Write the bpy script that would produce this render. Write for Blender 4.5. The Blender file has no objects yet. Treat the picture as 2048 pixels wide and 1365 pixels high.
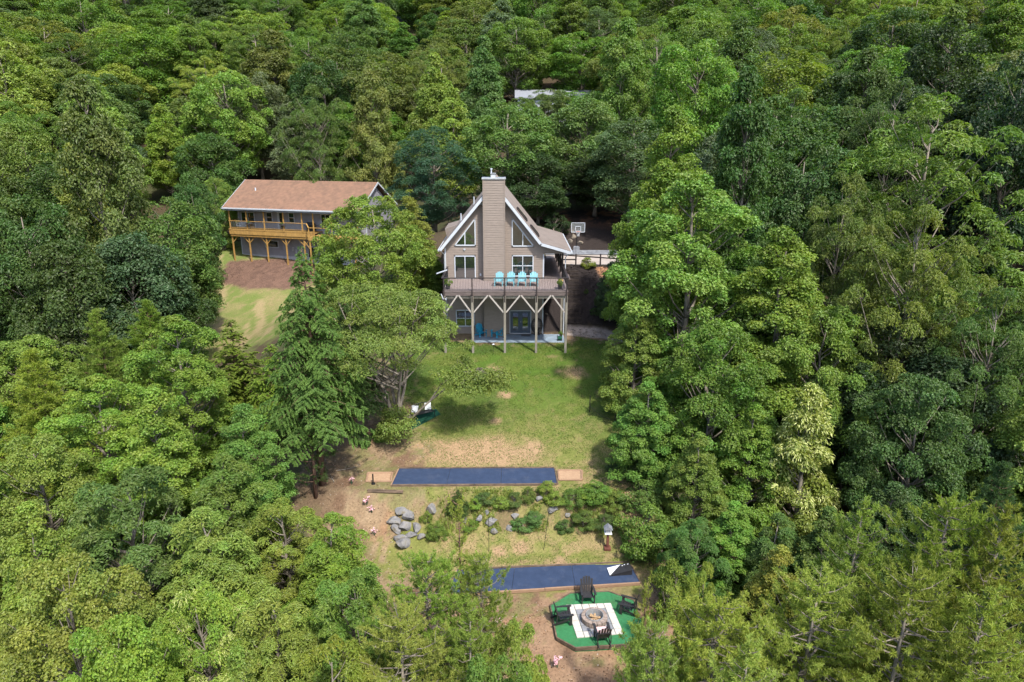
import bpy, math, random, bmesh
import numpy as np
from mathutils import Vector, Matrix
random.seed(7)
sc = bpy.context.scene
# ---------------------------------------------------------------- camera, sky, sun, exposure
cd = bpy.data.cameras.new('camera'); cam = bpy.data.objects.new('camera', cd); sc.collection.objects.link(cam)
cam.location = (0, 0, 15.663); cam.rotation_euler = (math.radians(73), 0, 0)
cd.sensor_width = 36; cd.lens = 36*1365/2048; cd.clip_end = 2000; cd.clip_start = .2
sc.camera = cam
world = bpy.data.worlds.new('World'); sc.world = world; world.use_nodes = True
wn = world.node_tree.nodes; wl = world.node_tree.links
bg = wn['Background']; sky = wn.new('ShaderNodeTexSky'); sky.sky_type = 'NISHITA'; sky.sun_disc = False
SUN = Vector((.36, -.62, 1.0)).normalized()
sky.sun_elevation = math.asin(SUN.z); sky.sun_rotation = math.atan2(SUN.x, SUN.y)
sky.air_density = 1.0; sky.dust_density = 2.0; sky.ozone_density = 1.0
wl.new(sky.outputs[0], bg.inputs[0]); bg.inputs[1].default_value = .15
sl = bpy.data.lights.new('sun', 'SUN'); so = bpy.data.objects.new('sun', sl); sc.collection.objects.link(so)
sl.energy = 2.75; sl.angle = math.radians(3); sl.color = (1, .95, .87)
so.rotation_euler = (-SUN).to_track_quat('-Z', 'Y').to_euler(); so.location = (30, -20, 80)
sc.view_settings.view_transform = 'Standard'; sc.view_settings.look = 'None'
sc.view_settings.exposure = 1.42; sc.view_settings.gamma = 1
sc.render.engine = 'CYCLES'
sc.cycles.max_bounces = 6; sc.cycles.transparent_max_bounces = 6; sc.cycles.transmission_bounces = 4
# ---------------------------------------------------------------- helpers
def tag(o, label=None, cat=None, group=None, kind=None):
    if label: o['label'] = label
    if cat: o['category'] = cat
    if group: o['group'] = group
    if kind: o['kind'] = kind
    return o
def link(o, parent=None):
    sc.collection.objects.link(o)
    if parent: o.parent = parent
    return o
def empty(name, loc, label=None, cat=None, group=None, rz=0, s=1):
    o = bpy.data.objects.new(name, None); o.location = loc; o.rotation_euler = (0, 0, rz); o.scale = (s, s, s)
    o.empty_display_size = .2
    link(o); return tag(o, label, cat, group)
def inst(name, mesh, parent=None, loc=(0, 0, 0), rot=(0, 0, 0), scale=(1, 1, 1)):
    o = bpy.data.objects.new(name, mesh); o.location = loc; o.rotation_euler = rot; o.scale = scale
    return link(o, parent)
def kids(o): return list(o.children)
def copy_tree(o, parent=None):
    c = o.copy(); sc.collection.objects.link(c); c.parent = parent
    for ch in kids(o): copy_tree(ch, c)
    return c
class MB:
    """collects boxes, bars, tubes and polygons; build() links them as one mesh object"""
    def __init__(s): s.v = []; s.f = []
    def poly(s, pts):
        n = len(s.v); s.v += [tuple(p) for p in pts]; s.f.append(tuple(range(n, n+len(pts)))); return s
    def box(s, x0, x1, y0, y1, z0, z1, M=None):
        n = len(s.v); P = [(x, y, z) for z in (z0, z1) for y in (y0, y1) for x in (x0, x1)]
        if M: P = [tuple(M @ Vector(p)) for p in P]
        s.v += P; s.f += [tuple(n+i for i in q) for q in ((0,2,3,1),(4,5,7,6),(0,1,5,4),(2,6,7,3),(0,4,6,2),(1,3,7,5))]
        return s
    def prism(s, pts, vec):
        """polygon pts extruded along vec"""
        n = len(s.v); k = len(pts); vec = Vector(vec)
        s.v += [tuple(p) for p in pts]+[tuple(Vector(p)+vec) for p in pts]
        s.f += [tuple(n+i for i in range(k))[::-1], tuple(n+k+i for i in range(k))]
        s.f += [(n+i, n+(i+1) % k, n+k+(i+1) % k, n+k+i) for i in range(k)]; return s
    def bar(s, a, b, w, h=None, up=(0, 0, 1)):
        h = h or w; a = Vector(a); b = Vector(b); d = (b-a).normalized(); up = Vector(up)
        if abs(d.dot(up)) > .97: up = Vector((0, 1, 0))
        r = d.cross(up).normalized()*w/2; u = r.cross(d).normalized()*h/2
        return s.prism([a-r-u, a+r-u, a+r+u, a-r+u], b-a)
    def tube(s, pts, rad, sides=6, cap=True):
        pts = [Vector(p) for p in pts]; k = len(pts)
        if not hasattr(rad, '__len__'): rad = [rad]*k
        n = len(s.v); ref = Vector((.31, .17, .93))
        for i, p in enumerate(pts):
            d = (pts[min(i+1, k-1)]-pts[max(i-1, 0)]).normalized()
            rf = ref if abs(d.dot(ref)) < .95 else Vector((1, 0, 0))
            a = d.cross(rf).normalized(); b = d.cross(a)
            for j in range(sides):
                t = 2*math.pi*j/sides; s.v.append(tuple(p+(a*math.cos(t)+b*math.sin(t))*rad[i]))
        for i in range(k-1):
            for j in range(sides):
                j2 = (j+1) % sides; s.f.append((n+i*sides+j, n+i*sides+j2, n+(i+1)*sides+j2, n+(i+1)*sides+j))
        if cap: s.f.append(tuple(n+j for j in range(sides))[::-1]); s.f.append(tuple(n+(k-1)*sides+j for j in range(sides)))
        return s
    def mesh(s, name, mat, smooth=False):
        m = bpy.data.meshes.new(name); m.from_pydata(s.v, [], s.f)
        if mat: m.materials.append(mat)
        if smooth: m.polygons.foreach_set('use_smooth', [True]*len(m.polygons))
        m.update(); return m
    def build(s, name, mat, parent=None, loc=(0, 0, 0), rot=(0, 0, 0), bevel=0, smooth=False):
        m = s.mesh(name, mat, smooth)
        if bevel or True:
            b = bmesh.new(); b.from_mesh(m); bmesh.ops.recalc_face_normals(b, faces=b.faces)
            if bevel: bmesh.ops.bevel(b, geom=b.edges[:], offset=bevel, segments=1, affect='EDGES')
            b.to_mesh(m); b.free()
        return inst(name, m, parent, loc, rot)
def BX(name, mat, parent, *a, bevel=0): return MB().box(*a).build(name, mat, parent, bevel=bevel)
# ---------------------------------------------------------------- materials
def nmat(name, rough=.6, spec=.3, metal=0):
    m = bpy.data.materials.new(name); m.use_nodes = True; nt = m.node_tree; b = nt.nodes['Principled BSDF']
    b.inputs['Roughness'].default_value = rough; b.inputs['Specular IOR Level'].default_value = spec; b.inputs['Metallic'].default_value = metal
    return m, nt, b
def mat(name, col, var=.12, scale=6, rough=.6, spec=.3, metal=0, bump=0, bscale=None, stretch=(1, 1, 1), col2=None):
    """procedural paint: base colour broken up by two scales of noise, optional relief"""
    m, nt, b = nmat(name, rough, spec, metal); N = nt.nodes; L = nt.links
    tc = N.new('ShaderNodeTexCoord'); mp = N.new('ShaderNodeMapping'); mp.inputs['Scale'].default_value = stretch
    L.new(tc.outputs['Object'], mp.inputs[0])
    n1 = N.new('ShaderNodeTexNoise'); n1.inputs['Scale'].default_value = scale; n1.inputs['Detail'].default_value = 5; L.new(mp.outputs[0], n1.inputs[0])
    cr = N.new('ShaderNodeValToRGB'); c2 = col2 or tuple(c*(1-var*2) for c in col); c1 = col if col2 else tuple(min(1, c*(1+var)) for c in col)
    cr.color_ramp.elements[0].position = .3; cr.color_ramp.elements[1].position = .7
    cr.color_ramp.elements[0].color = (*c2, 1); cr.color_ramp.elements[1].color = (*c1, 1)
    L.new(n1.outputs[0], cr.inputs[0]); L.new(cr.outputs[0], b.inputs['Base Color'])
    if bump:
        n2 = N.new('ShaderNodeTexNoise'); n2.inputs['Scale'].default_value = bscale or scale*4; n2.inputs['Detail'].default_value = 4; L.new(mp.outputs[0], n2.inputs[0])
        bp = N.new('ShaderNodeBump'); bp.inputs['Strength'].default_value = bump; bp.inputs['Distance'].default_value = .02
        L.new(n2.outputs[0], bp.inputs['Height']); L.new(bp.outputs[0], b.inputs['Normal'])
    return m
# ---------------------------------------------------------------- terrain

PINS=[(x,y,z) for x in(-8,-3,3,8) for y,z in((20,-6.6),(24,-5.8),(29,-5.3),(32,-4.65),(36.3,-3.2),(42,-1.8),(48.5,-.2),(52,0))]
PINS+=[(10,30,-5.6),(12,40,-3.2),(12,50,-.6),(16,35,-6),(20,50,-1),(25,60,2),(15,60,4.2),(10,62,4.5),(6,60,4.5),(20,70,6),(35,60,3),(30,40,-5),(45,50,0),(40,30,-7),(60,60,4),(10,15,-7.5),(25,20,-8),(0,12,-8.5),(0,0,-10),(-15,15,-9),(30,5,-10),
(-12,34,-3.8),(-12,42,-2.6),(-14,50,-1.5),(-10,56,1.5),(-9,62,4.2),(-16,28,-6),(-20,40,-5.5),(-30,40,-7.5),(-30,55,-6.5),(-30,65,-5.2),(-30,72,-3.9),(-30,79,-2),(-30,84,-.3),(-25,86,-.1),(-35,86,-.1),(-40,80,-2),(-20,75,-2),(-18,65,.5),(-45,65,-5),(-45,90,2),(-60,60,-4),(-60,90,3),(-30,100,3),(-12,70,4.5),
(0,75,6.5),(0,100,10),(-40,115,8),(40,100,12),(0,130,17),(-60,130,14),(60,130,20),(-100,130,20),(100,130,25),(0,160,26),(0,200,40),(-120,200,40),(120,200,45),(0,260,62),(-160,260,60),(160,260,66),(-100,80,8),(100,80,8),(-100,40,-4),(100,40,-2),(90,10,-10),(-90,10,-12),(0,-30,-14),(0,340,85),(-220,340,85),(220,340,88),(-240,150,40),(240,150,45),(-240,0,-10),(240,0,-8),(0,-80,-20),(-200,-80,-20),(200,-80,-20)]
_P=np.array(PINS,float);_n=len(_P)
def _k(r2): return np.where(r2>1e-9,r2*np.log(np.maximum(r2,1e-9))*.5,0)
_d=((_P[:,None,:2]-_P[None,:,:2])**2).sum(-1)
_A=np.zeros((_n+3,_n+3));_A[:_n,:_n]=_k(_d)+np.eye(_n)*2.;_A[:_n,_n]=1;_A[:_n,_n+1:]=_P[:,:2];_A[_n,:_n]=1;_A[_n+1:,:_n]=_P[:,:2].T
_W=np.linalg.solve(_A,np.concatenate([_P[:,2],np.zeros(3)]))
PY=[18,22,24.5,29,30.6,32.1,33.5,33.9,36.4,42,48.5,51,53.3,58]
PZ=[-7.1,-5.9,-5.62,-5.45,-5.3,-4.7,-3.3,-3.25,-3.25,-1.75,-.18,-.04,-.02,0]
def ss(a,b,x): t=np.clip((x-a)/(b-a),0,1);return t*t*(3-2*t)
def ground(x,y):
    x=np.asarray(x,float);y=np.asarray(y,float);sh=np.broadcast(x,y).shape
    x,y=[np.broadcast_to(a,sh).ravel() for a in(x,y)]
    z=_W[_n]+_W[_n+1]*x+_W[_n+2]*y
    for i in range(_n): z=z+_W[i]*_k((x-_P[i,0])**2+(y-_P[i,1])**2)
    z=z+.25*np.sin(x*.31+1)*np.cos(y*.27)*ss(8,25,abs(x))
    w=ss(-13,-9,x)*(1-ss(7.5,12,x))*ss(17,21,y)*(1-ss(53,54,y))
    z=z*(1-w)+np.interp(y,PY,PZ)*w
    # right-hand bank and drive
    b=np.interp(y,[53.6,58.6,68,71],[0,4.45,4.45,5.2])
    w=ss(-7,-5.5,x)*(1-ss(11,16,x))*ss(53,54,y)*(1-ss(68,73,y))
    z=z*(1-w)+b*w
    return z.reshape(sh)
def g(x,y): return float(ground(x,y))
def fbm(x, y, s, seed=0, oct=4):
    """value noise, 0..1"""
    out = 0; amp = 1; tot = 0
    for o in range(oct):
        X = x/s*2**o+seed*17.3+o*5.1; Y = y/s*2**o-seed*9.7+o*3.7
        xi = np.floor(X).astype(np.int64); yi = np.floor(Y).astype(np.int64); fx = X-xi; fy = Y-yi
        fx = fx*fx*(3-2*fx); fy = fy*fy*(3-2*fy)
        def h(a, b):
            n = (a*374761393+b*668265263+seed*1442695) & 0x7fffffff; n = ((n ^ (n >> 13))*1274126177) & 0x7fffffff
            return ((n ^ (n >> 16)) & 0xffff)/65535.
        v = (h(xi, yi)*(1-fx)+h(xi+1, yi)*fx)*(1-fy)+(h(xi, yi+1)*(1-fx)+h(xi+1, yi+1)*fx)*fy
        out = out+v*amp; tot += amp; amp *= .55
    return out/tot
def sdf(px, py, poly):
    """signed distance to a polygon, negative inside"""
    P = np.array(poly, float); d = np.full(px.shape, 1e9); ins = np.zeros(px.shape, bool)
    for a, b in zip(P, np.roll(P, -1, 0)):
        e = b-a; wx = px-a[0]; wy = py-a[1]; t = np.clip((wx*e[0]+wy*e[1])/(e@e), 0, 1)
        d = np.minimum(d, np.hypot(wx-e[0]*t, wy-e[1]*t))
        c = ((a[1] <= py) & (b[1] > py)) | ((b[1] <= py) & (a[1] > py))
        with np.errstate(divide='ignore', invalid='ignore'): xc = a[0]+(py-a[1])*e[0]/(e[1] if e[1] else 1e-9)
        ins ^= c & (px < xc)
    return np.where(ins, -d, d)
def axis(fine, step, lim, grow):
    a = list(np.arange(fine[0], fine[1]+1e-6, step))
    for sgn in (1, -1):
        s = step; v = a[-1] if sgn > 0 else a[0]
        while (v < lim[1]) if sgn > 0 else (v > lim[0]):
            s = min(s*grow, 9); v += sgn*s
            if sgn > 0: a.append(v)
            else: a.insert(0, v)
    return np.array(a)
gx = axis((-13, 11), .16, (-40, 260), 1.045); gx = np.concatenate([axis((-42, -36), .35, (-260, -36), 1.06), np.arange(-35.65, -13.05, .35), gx[gx >= -13.001]])
gy = axis((22, 66), .16, (-80, 66), 1.05); gy = gy[gy < 66.01]; gy = np.concatenate([gy, np.arange(66.35, 92, .35)]); gy = np.concatenate([gy, axis((92.2, 93), .4, (92, 345), 1.06)])
GX, GY = np.meshgrid(gx, gy); GZ = ground(GX, GY)
LAWN = [(-7.6,53),(-3.1,50.9),(4.6,50.9),(5.2,52.6),(7.4,51),(8.6,49.5),(8.4,45),(8.2,40),(7.6,35.5),(7.6,33.4),(7,31.5),(7.6,30.3),(7.2,28.6),(6.0,28.0),(2.5,28.4),(-3,27.6),(-6.5,29.5),(-6.6,31.5),(-4.6,33.3),(-6.4,34),(-6.1,36.3),(-5.2,37.8),(-6.4,39.6),(-6.6,42),(-8.5,45),(-9.5,50)]
YARD = [(-8,53),(8,53),(8.8,48),(8.3,40),(8,33),(8,26),(7.5,22),(-1,22),(-4,25),(-7,29),(-9,31),(-12.5,33),(-12.5,37),(-9.5,41),(-9.5,50)]
GLAWN = [(-38.5,92),(-39,86),(-38.5,78),(-38,70),(-36,64),(-22,60),(-17,62),(-18,70),(-22,86),(-24,92)]
GMULCH = [(-36,86.3),(-36.2,83),(-34.5,80.3),(-31,79),(-27.5,78.6),(-24,80),(-22,86.3)]
RMULCH = [(2.2,53.4),(4.3,53.5),(4.6,54.2),(7.4,54.0),(8.4,54),(11,56),(12,59.3),(2.2,59.2)]
BACKM = [(2,67.6),(16,67.4),(18,76),(0,78)]
n1 = fbm(GX, GY, 3.2, 1); n2 = fbm(GX, GY, .9, 2); n3 = fbm(GX, GY, .35, 3, 3); n4 = fbm(GX, GY, 9, 4)
def mixc(c, c2, w): return c*(1-w[..., None])+np.array(c2)*w[..., None]
C = np.zeros(GX.shape+(3,))+np.array((.060, .045, .028))
C = mixc(C, (.045, .060, .022), ss(.45, .65, n1)*.6)
wob = (n2-.5)*1.6+(n3-.5)*.6
yard = ss(.5, -.5, sdf(GX, GY, YARD)+wob)
C = mixc(C, (.205, .145, .088), yard); C = mixc(C, (.135, .092, .058), yard*ss(.42, .62, n2)*.7)
C = mixc(C, (.255, .19, .122), yard*ss(.5, .7, n3)*.5)
bkm = ss(33.9, 33.3, GY)*ss(31.7, 32.2, GY)*ss(-4.6, -3.6, GX)*ss(6.6, 5.8, GX)
low = yard*ss(28.6, 27.4, GY); C = mixc(C, (.22, .135, .085), low*.7)
lawn = ss(.35, -.35, sdf(GX, GY, LAWN)+wob*1.2+(n3-.5)*1.2)
dryz = np.clip(ss(.46, .60, n2*.55+n3*.45)*ss(38.5, 36, GY)+.25*ss(.5, .62, n2), 0, 1)
bare = ss(.9, -.4, sdf(GX, GY, [(-6,37),(-5.6,38.3),(-1,38.9),(1.6,38),(1.5,37.2),(-1,36.7)])+wob*1.3)
for cx, cy, r in ((-1.2,46.4,.7),(4.4,46,1.1),(-.5,43.4,.6),(-1.1,40.6,.5),(.5,31,.5),(-.6,30.8,.4),(2.4,30,.5)): bare = np.maximum(bare, ss(r, r*.2, np.hypot((GX-cx)*.8, GY-cy)+wob*.5))
path = np.minimum(np.minimum(abs(sdf(GX, GY, [(6.4,34.8),(6.7,34),(6.9,33.2),(6.6,32.2),(6.3,31.2),(6.5,30.6)])), 9), 9)
bare = np.maximum(bare, ss(.5, .15, path+wob*.3)*.9)
green = np.array((.055, .094, .014)); up = ss(34, 46, GY)
G = np.zeros(C.shape)+green
G = mixc(G, (.165, .155, .050), (1-up)*.65+.0*GX); G = mixc(G, (.095, .100, .028), ss(.55, .72, fbm(GX, GY, 1.6, 31))*up*.6); G = mixc(G, (.16, .12, .06), ss(.62, .74, fbm(GX, GY, .5, 32))*.5)
G = mixc(G, (.088, .108, .022), ss(.4, .6, n2)*up*.6)
G = mixc(G, (.042, .074, .016), ss(.5, .65, n1)*up*.7)
G = mixc(G, (.20, .165, .07), ss(.48, .6, n3)*(1-up)*.5)
G = mixc(G, (.25, .165, .098), np.clip(bare+dryz*.55*(1-up), 0, 1)*.9)
C = C*(1-lawn[..., None])+G*lawn[..., None]
C = mixc(C, (.115, .085, .048), bkm*.75*ss(.3, .6, n2)); C = mixc(C, (.11, .066, .042), yard*(1-lawn)*ss(.56, .72, fbm(GX, GY, 1.3, 41))*.8); C = mixc(C, (.22, .125, .07), yard*(1-lawn)*ss(.6, .74, fbm(GX, GY, 2.3, 43))*.6)
C = mixc(C, (.115, .115, .042), yard*(1-lawn)*ss(.5, .66, fbm(GX, GY, 1.9, 47)*.6+n3*.4)*.8)
C = mixc(C, (.085, .060, .038), yard*(1-lawn)*ss(-8.6, -11, GX+ (n2-.5)*2)*.8)
gl = ss(1, -1, sdf(GX, GY, GLAWN)+wob*2)
Gg = np.zeros(C.shape)+np.array((.105, .135, .035)); Gg = mixc(Gg, (.16, .15, .06), ss(.4, .65, n1)); st = ss(.52, .64, fbm(GX*2.6+GY*.6, GY*.45, 2.2, 9, 4)); Gg = mixc(Gg, (.24, .185, .10), st*.8); Gg = mixc(Gg, (.22, .16, .09), ss(.55, .7, n3)*.5)
C = C*(1-gl[..., None])+Gg*gl[..., None]
gm = ss(.4, -.3, sdf(GX, GY, GMULCH)+wob*.8); C = mixc(C, (.135, .082, .060), gm)
C = mixc(C, (.09, .055, .042), gm*ss(.45, .6, n3)*.7)
rm = ss(.3, -.2, sdf(GX, GY, RMULCH)+wob*.4); C = mixc(C, (.026, .021, .020), rm)
bk = ss(.8, -.6, sdf(GX, GY, BACKM)+wob*2); C = mixc(C, (.028, .022, .020), bk); C = mixc(C, (.12, .06, .035), bk*ss(.5, .62, n2)*ss(70, 74, GY))
grav = ss(.25, -.15, sdf(GX, GY, [(4.5,52.9),(4.6,54.0),(7.6,53.9),(9.3,52.4),(8.9,51.0),(7.5,52.0)])+wob*.3); C = mixc(C, (.28, .235, .205), grav)
og = ss(.7, .3, np.hypot(GX-7.9, GY-58.3)+wob*.5); C = mixc(C, (.25, .135, .075), og)
GZ = GZ+(n3-.5)*.06*yard*(1-lawn)+(n2-.5)*.03*yard
ny, nx = GX.shape
V = np.stack([GX, GY, GZ], -1).reshape(-1, 3).astype(np.float32); I = np.arange(ny*nx).reshape(ny, nx)
F = np.stack([I[:-1, :-1], I[:-1, 1:], I[1:, 1:], I[1:, :-1]], -1).reshape(-1, 4)
def np_mesh(name, V, F, mat=None, smooth=False):
    m = bpy.data.meshes.new(name); k = F.shape[1]
    m.vertices.add(len(V)); m.vertices.foreach_set('co', np.ascontiguousarray(V, np.float32).ravel())
    m.loops.add(F.size); m.loops.foreach_set('vertex_index', np.ascontiguousarray(F, np.int32).ravel())
    m.polygons.add(len(F)); m.polygons.foreach_set('loop_start', np.arange(0, F.size, k, dtype=np.int32))
    m.polygons.foreach_set('use_smooth', np.full(len(F), smooth))
    m.update(calc_edges=True)
    if mat: m.materials.append(mat)
    return m
gmesh = np_mesh('ground', V, F, None, True)
ca = gmesh.color_attributes.new('soil', 'FLOAT_COLOR', 'POINT'); ca.data.foreach_set('color', np.concatenate([C.reshape(-1, 3), np.ones((ny*nx, 1))], 1).astype(np.float32).ravel())
gm_, nt, b = nmat('ground_cover', .95, .1); N = nt.nodes; L = nt.links
at = N.new('ShaderNodeAttribute'); at.attribute_name = 'soil'; tc = N.new('ShaderNodeTexCoord')
na = N.new('ShaderNodeTexNoise'); na.inputs['Scale'].default_value = 9; na.inputs['Detail'].default_value = 8; na.inputs['Roughness'].default_value = .75; L.new(tc.outputs['Object'], na.inputs[0])
mr = N.new('ShaderNodeMapRange'); mr.inputs[1].default_value = .3; mr.inputs[2].default_value = .7; mr.inputs[3].default_value = .62; mr.inputs[4].default_value = 1.38; L.new(na.outputs[0], mr.inputs[0])
mx = N.new('ShaderNodeVectorMath'); mx.operation = 'SCALE'; L.new(at.outputs['Color'], mx.inputs[0]); L.new(mr.outputs[0], mx.inputs['Scale']); L.new(mx.outputs[0], b.inputs['Base Color'])
bp = N.new('ShaderNodeBump'); bp.inputs['Strength'].default_value = .6; bp.inputs['Distance'].default_value = .05; L.new(na.outputs[0], bp.inputs['Height']); L.new(bp.outputs[0], b.inputs['Normal'])
gmesh.materials.append(gm_)
tag(inst('ground', gmesh), 'wooded hillside ground with lawns, bare soil and mulch beds', kind='structure')
def gz(x, y): return float(ground(x, y))
# ---------------------------------------------------------------- foliage
def leaf_material(name, gloss=.25, trans=.35, rough=.5):
    m, nt, b = nmat(name, rough, gloss); N = nt.nodes; L = nt.links
    oi = N.new('ShaderNodeObjectInfo'); at = N.new('ShaderNodeAttribute'); at.attribute_name = 'tint'
    # tint: r = brightness of the leaf, g = yellowness of the leaf, b = blossom
    sep = N.new('ShaderNodeSeparateColor'); L.new(at.outputs['Color'], sep.inputs[0])
    hs = N.new('ShaderNodeHueSaturation'); L.new(oi.outputs['Color'], hs.inputs['Color'])
    h = N.new('ShaderNodeMapRange'); h.inputs[3].default_value = .515; h.inputs[4].default_value = .475; L.new(sep.outputs[1], h.inputs[0]); L.new(h.outputs[0], hs.inputs['Hue'])
    v = N.new('ShaderNodeMapRange'); v.inputs[3].default_value = .60; v.inputs[4].default_value = 1.45; L.new(sep.outputs[0], v.inputs[0]); L.new(v.outputs[0], hs.inputs['Value'])
    mb = N.new('ShaderNodeMix'); mb.data_type = 'RGBA'; mb.inputs[7].default_value = (.56, .58, .24, 1); L.new(sep.outputs[2], mb.inputs[0]); L.new(hs.outputs[0], mb.inputs[6])
    L.new(mb.outputs[2], b.inputs['Base Color'])
    tr = N.new('ShaderNodeBsdfTranslucent'); g2 = N.new('ShaderNodeMix'); g2.data_type = 'RGBA'; g2.blend_type = 'MULTIPLY'; g2.inputs[0].default_value = 1; g2.inputs[7].default_value = (1.75, 1.9, .6, 1)
    L.new(mb.outputs[2], g2.inputs[6]); L.new(g2.outputs[2], tr.inputs['Color'])
    ms = N.new('ShaderNodeMixShader'); ms.inputs[0].default_value = trans
    L.new(b.outputs[0], ms.inputs[1]); L.new(tr.outputs[0], ms.inputs[2]); L.new(ms.outputs[0], N['Material Output'].inputs['Surface'])
    return m
LEAF = leaf_material('broad_leaf', .28, .32, .48); NEEDLE = leaf_material('needle', .2, .36, .55)
BARK = mat('bark', (.19, .165, .135), .3, 5, .9, .1, bump=.6, stretch=(1, 1, .2)); BARKR = mat('bark_reddish', (.15, .09, .065), .3, 5, .9, .1, bump=.6, stretch=(1, 1, .2))
def nrm(a): return a/np.maximum(np.linalg.norm(a, axis=-1, keepdims=True), 1e-9)
def leaves(name, c, d, n, L, W, tint, m):
    """one kite shaped, folded leaf at every centre c, along d, facing n"""
    k = len(c); d = nrm(d); s = nrm(np.cross(n, d)); n = np.cross(d, s); L = np.broadcast_to(L, k)[:, None]; W = np.broadcast_to(W, k)[:, None]
    v0 = c-d*L*.5; mid = c-d*L*.08; v1 = mid+s*W*.5+n*W*.16; v3 = mid-s*W*.5+n*W*.16; v2 = c+d*L*.5-n*L*.12
    V = np.stack([v0, v1, v2, v3], 1).reshape(-1, 3); b = np.arange(k)[:, None]*4
    F = np.concatenate([b+np.array([0, 1, 2]), b+np.array([0, 2, 3])])
    me = np_mesh(name, V, F, m); ca = me.color_attributes.new('tint', 'BYTE_COLOR', 'POINT')
    ca.data.foreach_set('color', np.repeat(np.concatenate([tint, np.ones((k, 1))], 1), 4, 0).astype(np.float32).ravel())
    return me
ENV = {'round': lambda t: np.sqrt(np.clip(1-((t-.42)/.58)**2, 0, 1))*np.where(t < .42, .75+.25*t/.42, 1),
       'ovoid': lambda t: np.clip(1-t, 0, 1)**.62*np.clip(.62+t*2.2, 0, 1),
       'cone': lambda t: np.clip(1-t, 0, 1)**.85*np.clip(.7+t*2, 0, 1)+.03,
       'dome': lambda t: np.sqrt(np.clip(1-t**2, 0, 1))*np.clip(.55+t*1.5, 0, 1),
       'flat': lambda t: np.sqrt(np.clip(1-t**2.6, 0, 1))}
def clumps(rng, env, n, H, base, R, lobes, inner=.5):
    t = rng.random(n*6); r = ENV[env](t); keep = rng.random(n*6) < (r+.12)/1.15; t = t[keep][:n]; n = len(t)
    th = np.arange(n)*2.39996+rng.normal(0, .5, n); ph = rng.random(4)*6.28
    lob = 1+lobes*(np.sin(2*th+ph[0]+t*5)*.5+np.sin(3*th+ph[1]-t*7)*.4+np.sin(5*th+ph[2]+t*11)*.3)
    rad = R*ENV[env](t)*lob*(1-(1-inner)*rng.random(n)**1.8)
    z = base+(H-base)*t
    return np.stack([np.cos(th)*rad, np.sin(th)*rad, z], 1)
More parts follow.
